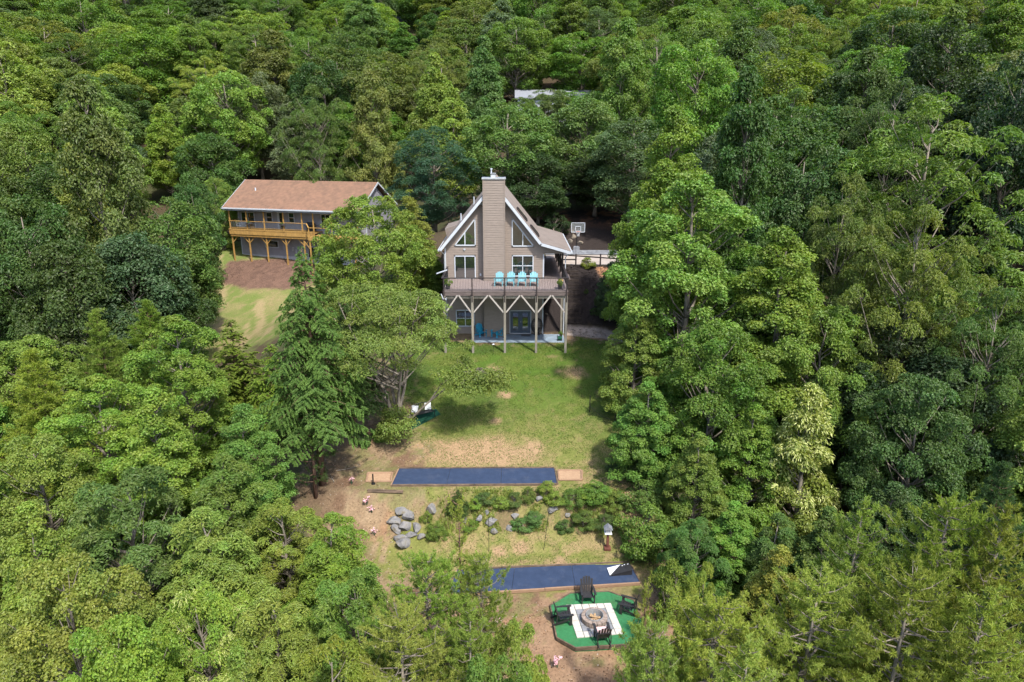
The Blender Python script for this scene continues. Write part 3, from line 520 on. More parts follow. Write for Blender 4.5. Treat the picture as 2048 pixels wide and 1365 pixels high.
FOREST = [
('chestnut',-28.26,22.17,7.73,6.82,4.79,'lime',0),('maple_b',-24.6,22.92,7.04,6.38,4.6,'yellow',1),
('pine_a',22.7,22.16,7.58,6.49,2.72,'pine',2),('pine_a',28.08,22.96,6.37,5.86,0.66,'pine',2),
('maple_a',-32.8,25.11,8.07,7.14,3.06,'bright',3),('chestnut',-26.62,27.47,7.5,6.82,1.66,'yellow',4),
('pine_b',25.31,26.53,8.06,5.61,1.85,'pine',2),('pine_a',28.59,26.05,6.21,6.59,1.97,'pine',2),
('maple_a',-34.58,29.35,7.7,5.46,3.22,'yellow',1),('beech',-28.3,30.44,10.27,6.72,6.09,'bright',5),
('maple_b',-18.19,32.09,9.27,5.98,1.83,'yellow',1),('maple_a',20.82,32.26,11.42,6.35,3.22,'dark',6),
('maple_a',26.99,30.56,11.91,6.81,5.87,'bright',7),('maple_a',32.39,31.26,13.38,5.98,2.64,'dark',6),
('maple_a',-40.64,37.14,9.14,7.7,3.93,'lime',8),('chestnut',-33.72,36.01,10.3,6.16,3.32,'lime',0),
('maple_a',31.39,37.23,13.53,6.27,2.45,'mid',9),('beech',37.56,34.95,12.93,7.22,2.24,'bright',10),
('chestnut',-45.26,39.95,11.73,6.98,1.8,'bright',11),('maple_a',-38.28,41.77,10.22,7.42,5.66,'bright',3),
('maple_b',-35.06,40.77,10.84,6.07,0.29,'bright',3),('chestnut',30.61,40.18,11.92,5.74,4.77,'mid',12),
('maple_a',37.4,40.96,11.2,5.83,4.85,'mid',9),('tulip_b',40.82,39.81,11.56,6.52,1.06,'bright',13),
('maple_a',-47.65,44.07,9.7,6.3,2.41,'bright',3),('maple_b',-40.46,45.6,11.06,6.16,0.75,'bright',3),
('maple_a',-34.88,46.63,9.72,7.85,5.26,'bright',3),('maple_b',16.53,47.38,11.06,7.99,1.77,'mid',9),
('tulip_b',41.14,47.01,10.93,7.82,1.39,'bright',13),('beech',45.56,44.87,10.62,6.66,5.03,'bright',10),
('oak_b',-51.73,52.17,17.16,8.38,1.9,'dark',14),('locust',-47.92,52.41,14.04,9.04,1.75,'olive',15),
('oak_d',16.35,49.69,21.43,7.26,3.83,'dark',16),('oak_a',21.16,51.04,16.3,8.32,1.7,'dark',16),
('oak_c',36.79,52.49,21.13,7.49,2.21,'shadowed',17),('oak_b',44.87,50.06,15.11,7.36,5.06,'mid',18),
('poplar_far',49.96,50.78,18.9,5.84,6.15,'mid',19),('locust',-57.64,55.73,19.42,8.55,1.26,'dark',20),
('oak_a',-48.77,56.14,17.45,8.45,5.81,'mid',21),('hickory',30.87,58.07,18.26,9.1,2.03,'dark',22),
('oak_d',38.83,59.3,17.45,9.78,2.94,'shadowed',17),('oak_a',47.34,56.89,16.05,8.84,4.27,'shadowed',17),
('oak_c',56.18,55.61,20.95,9.95,5.29,'dark',16),('oak_b',-66.57,65.18,15.83,11.38,4.49,'dark',14),
('oak_c',-61.91,62.52,16.21,10.2,0.31,'dark',14),('oak_c',-50.26,65.11,16.25,8.02,3.44,'mid',21),
('oak_b',29.71,63.84,14.53,11.11,6.24,'dark',16),('oak_b',34.78,62.12,16.11,8.29,3.96,'shadowed',17),
('oak_a',43.38,62.15,18.1,8.24,1.89,'mid',18),('oak_c',54.73,64.24,18.68,8.99,0.27,'dark',16),
('poplar_far',62.23,61.97,15.39,7.79,4.5,'shadowed',23),('hickory',-71.53,71.4,17.68,10.86,6.2,'dark',24),
('locust',-64.48,69.82,14.81,10.14,2.85,'dark',20),('oak_a',-55.45,70.93,19.44,8.85,1.53,'dark',14),
('poplar_far',-45.57,73.5,18.8,7.86,3.29,'olive',25),('hickory',27.07,69.63,14.52,9.67,1.62,'mid',26),
('oak_d',34.39,70.51,18.08,8.73,3.86,'dark',16),('oak_c',43.14,72.74,19.42,10.12,5.58,'shadowed',17),
('oak_a',49.27,70.05,13.33,10.09,0.94,'shadowed',17),('oak_b',57.29,70.2,13.41,10.46,1.4,'dark',16),
('hickory',66.29,71.07,18.61,10.17,5.44,'dark',22),('hickory',-75.56,78.37,16.05,9.11,2.03,'olive',27),
('oak_b',-65.92,78.22,19.07,11.71,3.24,'dark',14),('oak_b',-55.44,80.52,17.43,8.98,2.33,'bright',28),
('oak_c',-49.36,77.99,15.48,10.45,2.64,'dark',14),('oak_b',36.3,79.32,14.26,9.69,3.54,'dark',16),
('poplar_far',45.59,77.0,21.48,7.35,2.09,'mid',19),('oak_a',51.01,76.98,14.11,12.33,4.76,'dark',16),
('oak_b',60.91,77.04,17.15,10.25,0.56,'mid',18),('oak_c',69.24,78.87,16.27,10.76,1.04,'shadowed',17),
('oak_c',-80.88,86.94,15.71,9.84,4.44,'mid',21),('oak_c',-71.29,85.19,14.66,9.29,5.43,'mid',21),
('locust',-63.03,85.32,15.83,11.98,4.4,'dark',20),('oak_d',-52.31,89.8,20.05,12.04,1.8,'bright',28),
('oak_d',13.42,89.28,19.73,9.76,1.8,'lime',29),('oak_c',31.58,85.21,15.95,12.15,2.07,'bright',30),
('oak_a',43.59,89.24,16.06,11.51,1.65,'bright',30),('oak_b',50.52,85.44,13.54,9.62,6.14,'grey',31),
('oak_c',58.7,86.07,15.34,9.74,0.23,'grey',31),('oak_c',68.18,87.09,17.94,11.56,5.32,'dark',16),
('locust',80.36,86.08,17.09,9.99,3.12,'dark',32),('oak_b',86.98,88.58,13.84,12.56,4.8,'bright',30),
('hickory',-88.75,93.63,14.78,9.58,4.96,'mid',33),('oak_c',-78.63,94.86,17.34,12.07,3.17,'grey',34),
('hickory',-66.87,96.25,14.5,11.93,5.71,'bright',35),('oak_c',-56.19,96.82,13.12,10.17,3.96,'grey',36),
('hickory',19.01,96.94,18.31,10.97,2.99,'bright',37),('poplar_far',28.99,93.43,19.82,9.81,1.21,'mid',19),
('locust',41.59,96.26,13.9,10.97,6.22,'grey',38),('oak_b',47.22,93.35,13.48,9.9,0.44,'dark',16),
('locust',57.66,95.11,14.24,13.66,2.74,'lime',39),('oak_b',71.7,98.51,16.89,10.39,0.53,'bright',40),
('oak_a',80.13,94.39,17.75,13.46,1.38,'grey',31),('oak_c',88.94,95.14,13.82,12.16,1.27,'mid',41),
('oak_a',-90.75,106.09,16.2,11.99,4.24,'dark',42),('oak_b',-84.86,104.91,18.24,10.15,4.01,'dark',42),
('oak_c',-74.15,105.98,19.39,13.65,5.44,'lime',43),('oak_a',-62.24,107.35,14.54,12.03,4.4,'mid',44),
('poplar_far',-49.9,102.45,14.85,7.53,2.95,'bright',45),('oak_a',-42.49,107.21,19.3,12.5,1.48,'bright',46),
('oak_d',-31.37,104.34,15.85,10.85,3.93,'grey',36),('oak_a',-21.22,106.33,14.78,12.63,0.09,'bright',47),
('locust',19.69,102.06,15.05,14.36,4.09,'bright',48),('locust',33.29,101.94,17.52,10.79,4.55,'grey',38),
('hickory',41.16,104.62,15.18,10.71,3.45,'mid',49),('oak_a',53.24,104.09,19.32,14.03,0.77,'dark',50),
('oak_c',59.52,103.4,18.02,11.16,5.94,'lime',51),('oak_d',69.7,105.11,20.87,13.46,2.91,'bright',40),
('locust',80.89,106.23,18.46,12.94,4.44,'bright',52),('poplar_far',90.46,103.85,14.89,8.27,2.33,'bright',53),
('oak_c',100.76,107.62,17.63,13.25,4.32,'bright',40),('oak_c',-103.65,114.63,15.22,14.0,2.44,'lime',43),
('locust',-95.78,111.68,17.69,14.21,5.18,'lime',54),('oak_d',-82.46,113.84,21.81,14.76,5.69,'mid',44),
('oak_b',-76.74,111.85,18.37,12.94,1.23,'olive',55),('oak_a',-65.71,115.25,14.68,14.86,1.21,'dark',42),
('oak_c',-50.08,112.03,13.46,14.62,4.08,'mid',44),('oak_a',-40.07,112.81,17.75,11.58,0.74,'grey',36),
('oak_a',-30.13,116.15,18.93,12.37,0.81,'dark',42),('oak_c',-19.85,115.76,18.43,12.68,2.37,'olive',56),
('hickory',-10.73,110.86,18.38,12.13,1.75,'olive',57),('oak_b',20.85,110.96,15.16,13.44,4.32,'dark',58),
('oak_c',31.47,113.17,16.88,12.13,5.54,'mid',41),('oak_a',43.14,115.16,16.51,12.65,0.11,'bright',40),
('hickory',53.31,116.89,17.17,11.87,5.79,'bright',59),('hickory',66.55,116.53,14.94,12.53,4.86,'grey',60),
('oak_b',76.44,114.95,15.42,12.84,5.55,'mid',41),('oak_a',86.12,115.75,14.6,14.63,4.41,'olive',61),
('oak_c',95.69,114.48,16.19,12.44,6.16,'bright',40),('oak_d',-109.95,123.93,21.6,13.68,0.83,'mid',44),
('hickory',-96.36,124.79,18.48,15.01,5.8,'lime',62),('oak_c',-88.26,126.16,17.56,15.44,1.21,'lime',43),
('oak_b',-77.47,124.8,13.48,11.38,4.46,'olive',55),('oak_c',-67.76,125.04,13.53,11.93,1.42,'lime',43),
('hickory',-52.93,126.34,16.19,12.58,1.93,'lime',62),('oak_d',-40.47,124.61,21.57,14.54,0.18,'olive',55),
('oak_a',-29.84,124.94,18.78,15.2,2.82,'dark',58),('locust',-20.29,121.54,16.03,13.32,1.56,'lime',63),
('poplar_far',-9.89,125.95,15.89,10.47,5.77,'bright',64),('oak_b',19.82,122.71,15.8,14.72,3.35,'olive',56),
('oak_b',31.95,124.39,17.44,13.64,1.2,'bright',40),('oak_a',47.58,126.04,18.08,12.55,5.52,'olive',61),
('oak_a',56.75,122.68,13.82,14.89,2.61,'bright',40),('oak_d',64.51,124.62,17.44,11.87,5.94,'olive',61),
('oak_c',78.37,124.79,17.26,13.93,4.47,'olive',61),('locust',88.22,125.89,18.95,15.3,1.73,'dark',65),
('oak_c',98.19,122.17,18.65,12.72,4.41,'mid',41),('oak_b',109.55,124.19,16.36,12.56,1.07,'mid',41),
('oak_c',-123.17,131.42,13.12,12.72,2.84,'grey',36),('oak_a',-116.46,133.68,15.34,13.06,5.09,'mid',44),
('oak_a',-100.01,135.75,13.63,12.04,2.18,'mid',44),('oak_a',-89.32,132.69,13.95,15.12,1.62,'bright',46),
('locust',-79.95,133.43,15.5,14.68,0.39,'olive',66),('oak_c',-65.41,131.93,19.13,15.44,1.54,'bright',46),
('oak_d',-58.18,133.94,19.69,12.24,4.96,'lime',43),('locust',-42.27,131.17,13.81,12.16,6.25,'olive',66),
('oak_c',-37.1,130.69,14.98,13.53,3.38,'bright',46),('poplar_far',-22.21,133.92,14.79,10.24,3.09,'olive',67),
('hickory',-13.35,131.19,14.75,12.37,5.67,'olive',57),('oak_a',0.74,134.21,17.72,14.61,1.18,'bright',47),
('oak_a',12.74,134.76,14.02,14.76,5.12,'bright',47),('oak_c',19.94,133.14,13.16,11.92,4.45,'olive',56),
('oak_b',36.43,136.27,15.57,13.11,4.91,'bright',40),('oak_c',44.38,135.56,19.28,13.32,2.55,'bright',40),
('oak_b',57.91,136.07,13.93,14.01,1.34,'mid',41),('oak_c',66.53,134.54,15.78,12.99,0.95,'lime',51),
('hickory',81.94,133.09,15.23,14.49,4.41,'olive',68),('oak_a',88.41,131.21,16.8,11.32,4.78,'mid',41),
('oak_a',100.15,130.54,13.61,11.76,6.15,'bright',40),('oak_a',111.49,134.01,13.29,11.97,1.1,'mid',41),
('oak_b',122.54,134.95,13.14,11.44,2.24,'mid',41),('oak_a',-130.49,145.47,13.78,13.6,2.15,'mid',44),
('oak_c',-119.46,146.29,13.05,12.93,5.79,'olive',55),('oak_b',-106.05,144.25,15.05,12.01,5.09,'bright',46),
('oak_b',-94.24,140.68,15.78,12.41,3.22,'bright',46),('oak_a',-88.4,140.41,16.12,14.56,4.33,'olive',55),
('locust',-75.95,142.53,14.98,14.49,5.92,'olive',66),('poplar_far',-62.48,144.63,19.21,9.32,2.98,'mid',69),
('hickory',-48.79,140.55,18.99,16.42,3.35,'olive',70),('locust',-39.37,143.69,17.59,13.19,4.43,'bright',71),
('hickory',-27.82,140.78,13.29,12.83,5.3,'grey',72),('oak_c',-14.55,142.53,14.27,12.18,2.72,'olive',56),
('oak_d',-2.22,143.36,19.86,13.8,1.32,'grey',73),('oak_d',11.44,146.44,19.22,15.57,3.64,'mid',74),
('locust',17.09,145.17,16.48,15.0,5.41,'grey',75),('oak_b',33.27,142.0,16.71,16.2,4.0,'bright',47),
('hickory',40.88,143.25,17.13,15.08,4.36,'bright',59),('oak_b',54.25,145.02,18.3,15.85,5.46,'dark',50),
('hickory',69.85,142.59,18.97,14.11,4.01,'lime',76),('oak_a',77.3,143.38,16.37,14.4,3.18,'lime',51),
('oak_b',91.83,145.37,18.98,11.58,1.04,'mid',41),('oak_b',102.74,142.0,13.81,14.36,3.65,'bright',40),
('oak_c',112.85,145.77,15.47,14.57,6.08,'grey',77),('hickory',125.85,140.32,16.69,16.37,5.24,'dark',78),
('oak_a',-133.37,153.72,16.37,13.46,4.85,'lime',79),('oak_b',-114.96,154.18,16.83,17.01,0.72,'bright',80),
('oak_c',-107.05,156.95,13.18,15.66,4.86,'grey',81),('oak_a',-97.0,152.86,13.69,14.78,5.44,'mid',82),
('oak_b',-79.78,150.39,14.69,15.57,0.68,'lime',79),('oak_c',-67.97,152.9,14.85,15.9,1.92,'lime',79),
('oak_a',-61.13,152.12,16.71,12.28,1.14,'bright',80),('oak_a',-45.88,153.05,14.82,13.88,3.41,'mid',82),
('oak_c',-33.33,150.72,16.03,12.67,2.62,'mid',83),('poplar_far',-23.3,157.24,15.19,9.77,4.64,'mid',84),
('oak_a',-9.59,153.68,15.34,15.95,2.56,'mid',83),('oak_c',0.02,152.32,15.37,12.98,4.16,'dark',85),
('poplar_far',18.3,155.21,20.18,12.09,0.36,'mid',84),('oak_b',27.27,150.72,13.2,13.75,0.85,'dark',85),
('oak_c',38.59,155.85,15.9,16.11,0.2,'mid',83),('hickory',51.02,154.54,18.73,15.63,0.83,'mid',86),
('oak_c',66.46,154.91,18.69,14.61,6.04,'olive',87),('oak_b',76.71,150.6,14.12,16.68,5.5,'olive',87),
('oak_d',84.52,155.79,16.3,14.38,1.64,'grey',88),('locust',99.4,156.53,16.04,14.58,1.05,'bright',89),
('oak_a',114.45,156.82,18.11,12.79,3.28,'olive',87),('oak_a',123.42,157.41,16.52,12.99,2.46,'dark',90),
('oak_a',138.23,156.65,14.4,13.9,5.67,'dark',90),('poplar_far',-151.67,168.32,21.23,12.02,5.05,'mid',91),
('oak_a',-144.66,164.15,17.56,15.86,4.34,'mid',82),('oak_d',-131.75,164.5,19.08,13.32,3.93,'lime',79),
('oak_c',-119.11,165.93,16.05,16.05,1.28,'mid',82),('oak_d',-107.78,162.31,16.02,12.84,5.0,'olive',92),
('oak_a',-92.83,161.61,18.18,16.8,5.03,'bright',80),('oak_b',-80.86,167.62,14.2,16.01,3.91,'bright',80),
('oak_c',-64.67,162.51,14.88,16.98,2.63,'dark',93),('oak_a',-58.47,167.11,15.69,17.16,2.81,'lime',79),
('oak_c',-39.08,165.44,16.2,12.97,5.5,'bright',94),('oak_d',-32.57,162.8,20.21,14.75,1.78,'mid',83),
('poplar_far',-14.33,167.91,14.68,11.47,0.64,'bright',95),('oak_a',-8.3,162.42,17.44,15.24,1.6,'olive',96),
('oak_a',7.12,163.02,13.09,12.19,1.11,'dark',85),('locust',22.01,163.79,14.62,12.41,1.99,'bright',97),
('oak_c',34.69,162.18,19.14,15.82,3.52,'dark',85),('oak_d',45.34,168.18,19.56,17.3,2.98,'olive',87),
('poplar_far',59.19,161.73,20.86,10.95,2.43,'lime',98),('oak_b',67.4,165.77,14.18,14.03,2.93,'bright',99),
('hickory',81.85,163.76,17.79,12.42,2.94,'mid',86),('oak_c',95.12,165.32,16.92,16.6,6.14,'olive',87),
('hickory',111.2,162.83,18.0,16.32,0.5,'dark',100),('oak_a',120.82,162.99,14.88,12.63,2.8,'dark',90),
('oak_c',133.17,166.41,14.23,16.15,4.95,'dark',90),('locust',142.69,164.58,19.46,15.19,5.05,'bright',89),
('oak_b',-146.93,178.1,18.03,16.76,5.86,'olive',92),('oak_c',-138.19,175.91,15.27,16.78,3.18,'lime',79),
('oak_d',-125.43,175.04,16.85,16.0,2.48,'mid',82),('oak_b',-110.22,172.31,15.73,16.99,0.19,'lime',79),
('oak_b',-97.68,175.53,17.94,16.14,5.61,'lime',79),('oak_a',-82.1,179.1,14.81,16.98,4.32,'bright',80),
('poplar_far',-71.34,176.13,20.86,12.46,4.93,'grey',101),('locust',-55.86,179.19,18.67,16.59,0.67,'mid',102),
('oak_b',-41.19,179.57,15.97,14.72,0.06,'bright',94),('oak_c',-33.16,173.4,16.13,16.0,0.07,'bright',94),
('oak_a',-15.52,172.73,14.42,13.62,3.04,'dark',85),('oak_a',-6.26,177.68,19.26,12.74,0.67,'bright',94),
('oak_b',7.24,175.07,19.23,14.99,1.17,'bright',94),('locust',23.12,174.39,16.94,16.69,2.86,'mid',103),
('poplar_far',33.22,178.38,17.5,11.35,5.35,'bright',95),('oak_d',43.01,174.78,21.13,17.48,3.58,'dark',85),
('oak_d',58.58,176.4,20.36,16.3,1.38,'mid',104),('oak_b',69.32,175.56,14.67,15.08,3.84,'mid',104),
('hickory',81.11,172.81,16.88,18.04,6.15,'lime',105),('hickory',96.13,173.23,15.99,15.39,3.71,'mid',86),
('oak_a',113.73,174.12,16.78,15.92,6.19,'olive',87),('oak_a',121.43,178.03,18.87,15.34,0.14,'olive',87),
('oak_a',137.83,174.12,18.13,13.31,5.12,'bright',99),('oak_b',151.39,176.85,18.95,14.86,5.7,'dark',90),
('oak_c',160.98,176.87,15.22,17.22,0.67,'bright',99),('locust',-164.7,190.5,17.29,15.66,1.98,'olive',106),
('oak_b',-153.43,184.62,14.31,18.13,1.04,'mid',82),('oak_c',-141.11,189.28,15.43,14.27,5.59,'bright',80),
('oak_a',-123.88,183.63,13.59,16.97,0.52,'olive',92),('oak_a',-114.6,189.93,17.17,18.39,4.6,'bright',80),
('locust',-97.82,190.3,19.19,18.4,4.33,'dark',107),('poplar_far',-88.05,188.11,17.81,10.31,4.57,'mid',91),
('oak_d',-74.16,189.14,18.24,17.43,0.54,'mid',82),('oak_d',-57.05,188.29,14.99,18.44,2.4,'dark',93),
('oak_c',-46.78,190.9,13.27,17.92,4.22,'bright',94),('oak_c',-34.34,184.05,13.79,13.59,2.8,'lime',108),
('oak_d',-16.62,184.27,18.96,18.16,0.37,'olive',96),('oak_a',-8.11,187.12,17.65,13.54,5.04,'mid',83),
('oak_c',9.69,190.46,17.43,13.92,3.71,'olive',96),('oak_b',23.54,184.09,13.65,17.44,0.45,'olive',96),
('oak_c',36.22,190.08,17.45,16.52,4.35,'olive',96),('oak_b',45.47,189.39,17.06,16.0,1.08,'grey',109),
('oak_c',59.83,185.87,16.79,14.65,0.28,'dark',90),('hickory',71.12,189.42,19.34,14.99,0.4,'grey',110),
('oak_d',88.39,190.54,21.44,14.13,4.9,'bright',99),('poplar_far',101.29,184.76,21.74,12.02,5.05,'lime',98),
('oak_c',112.65,185.59,19.19,13.72,5.3,'mid',104),('oak_c',131.6,185.14,18.8,12.91,1.86,'lime',111),
('poplar_far',138.24,186.28,16.57,12.78,2.27,'grey',112),('oak_d',151.46,186.85,17.39,13.07,5.32,'dark',90),
('oak_a',168.95,188.59,13.88,14.07,3.87,'olive',87),('oak_b',-173.86,198.87,19.02,18.51,1.38,'bright',80),
('locust',-161.07,202.58,19.02,14.89,1.48,'dark',107),('oak_b',-150.8,197.44,17.08,14.69,2.38,'olive',92),
('oak_d',-134.33,199.58,21.08,17.5,2.99,'dark',93),('oak_c',-117.39,199.74,19.49,19.17,3.42,'grey',81),
('oak_c',-105.6,198.65,14.16,15.42,5.42,'bright',80),('locust',-90.93,201.97,17.81,14.32,6.13,'grey',113),
('oak_a',-81.16,196.17,18.95,17.36,3.72,'mid',82),('oak_c',-67.74,198.16,13.86,16.47,2.5,'bright',80),
('oak_c',-49.02,197.42,17.07,16.78,2.35,'dark',85),('oak_b',-37.4,200.42,19.13,14.25,3.37,'grey',109),
('oak_c',-21.11,196.24,15.36,18.09,1.63,'mid',83),('oak_c',-8.9,197.99,14.34,16.4,4.23,'dark',85),
('oak_c',-0.53,200.35,19.49,15.25,5.78,'mid',83),('locust',19.08,199.95,13.17,17.54,0.12,'mid',103),
('oak_b',26.43,203.06,13.73,15.5,4.67,'bright',94),('poplar_far',42.79,200.38,21.79,12.68,3.04,'bright',95),
('oak_b',59.19,197.39,17.86,14.52,1.22,'olive',87),('oak_c',70.36,197.93,14.61,14.52,3.08,'dark',90),
('locust',81.56,195.82,13.05,13.63,1.89,'grey',114),('oak_b',100.21,198.58,13.23,17.63,2.17,'mid',104),
('oak_c',115.12,195.81,15.41,15.07,5.99,'grey',88),('locust',124.28,196.74,18.5,14.35,1.3,'olive',115),
('oak_c',143.09,201.61,15.53,16.93,3.36,'bright',99),('oak_b',156.4,199.35,15.35,16.26,5.16,'mid',104),
('oak_a',163.78,198.63,14.99,19.07,2.94,'mid',104),('oak_b',178.44,195.52,14.71,18.06,3.04,'bright',99),
('oak_b',-180.43,215.08,14.64,16.81,5.24,'bright',80),('oak_a',-162.76,211.25,16.91,18.85,3.36,'olive',92),
('oak_b',-155.58,213.73,16.26,17.47,5.21,'mid',82),('locust',-141.38,211.83,14.1,14.38,1.09,'mid',102),
('oak_d',-127.53,215.53,16.3,19.03,2.97,'olive',92),('oak_b',-109.65,211.01,17.27,19.29,1.33,'mid',82),
('oak_d',-97.77,211.94,21.45,19.59,3.59,'grey',81),('oak_c',-77.9,210.93,14.27,15.48,1.81,'dark',93),
('poplar_far',-70.07,211.64,14.64,14.18,4.16,'mid',91),('oak_c',-50.14,210.55,17.18,16.25,6.08,'mid',83),
('hickory',-38.37,214.96,19.48,19.45,5.89,'lime',116),('oak_d',-26.8,214.08,15.33,17.66,2.99,'mid',83),
('oak_c',-11.02,208.56,17.83,16.3,5.55,'olive',96),('hickory',-0.82,215.13,17.18,17.94,6.28,'dark',117),
('oak_c',16.67,211.06,19.3,16.31,2.17,'olive',96),('oak_a',34.49,212.13,17.29,14.78,1.06,'dark',85),
('oak_d',45.16,209.75,20.81,19.77,3.84,'lime',108),('hickory',61.27,209.52,13.73,16.86,4.39,'dark',100),
('oak_b',73.13,213.65,14.11,13.79,4.88,'bright',99),('oak_c',88.34,208.52,18.54,15.76,4.96,'lime',111),
('oak_b',99.14,213.13,13.24,17.16,6.26,'bright',99),('oak_b',117.57,208.26,17.54,17.63,0.33,'bright',99),
('poplar_far',133.89,208.51,18.81,13.09,0.17,'bright',118),('oak_b',141.17,208.15,17.89,17.47,6.18,'lime',111),
('oak_b',157.57,212.51,19.22,15.16,4.13,'dark',90),('poplar_far',175.05,208.76,18.69,12.23,4.5,'bright',118),
('oak_a',-197.35,226.36,14.97,15.95,6.19,'olive',92),('poplar_far',-181.0,224.9,21.72,12.5,0.62,'mid',91),
('oak_d',-163.91,224.03,17.08,17.98,5.77,'dark',93),('oak_c',-147.39,227.67,15.98,15.52,5.99,'bright',80),
('poplar_far',-137.87,222.72,14.86,14.3,3.89,'lime',119),('oak_b',-118.3,221.01,16.28,20.26,1.07,'mid',82),
('poplar_far',-107.63,223.4,16.07,13.46,0.4,'bright',120),('oak_c',-88.39,220.98,13.15,17.94,0.24,'lime',79),
('oak_d',-76.58,226.3,18.9,15.65,1.38,'mid',82),('poplar_far',-61.43,219.9,21.18,12.65,5.91,'lime',119),
('hickory',-45.07,222.54,18.54,17.21,0.8,'mid',121),('oak_c',-31.3,225.49,14.37,15.59,0.0,'mid',83),
('oak_b',-20.43,226.98,18.44,19.16,0.71,'mid',83),('oak_a',-3.74,222.77,13.72,19.48,1.7,'olive',96),
('poplar_far',11.27,224.17,18.07,12.09,6.18,'mid',84),('hickory',25.63,225.09,14.14,18.8,5.9,'olive',122),
('oak_b',40.88,221.24,15.86,15.12,4.65,'dark',85),('oak_b',52.86,219.9,17.62,19.51,1.57,'bright',94),
('locust',69.9,226.42,13.75,14.2,5.24,'olive',115),('locust',84.82,220.26,15.73,17.46,3.82,'dark',123),
('oak_b',96.8,223.94,17.05,15.75,5.73,'bright',99),('oak_c',107.81,221.61,14.77,14.45,5.47,'bright',99),
('oak_b',129.58,227.11,15.39,17.45,5.45,'lime',111),('locust',137.88,226.91,16.26,20.18,4.69,'bright',89),
('hickory',155.91,223.15,17.29,17.99,5.86,'bright',124),('oak_c',170.39,221.83,19.36,20.31,4.35,'bright',99),
('oak_b',181.78,219.98,19.48,18.43,3.35,'dark',90),('oak_d',199.55,224.81,21.37,17.37,4.15,'lime',111),
]
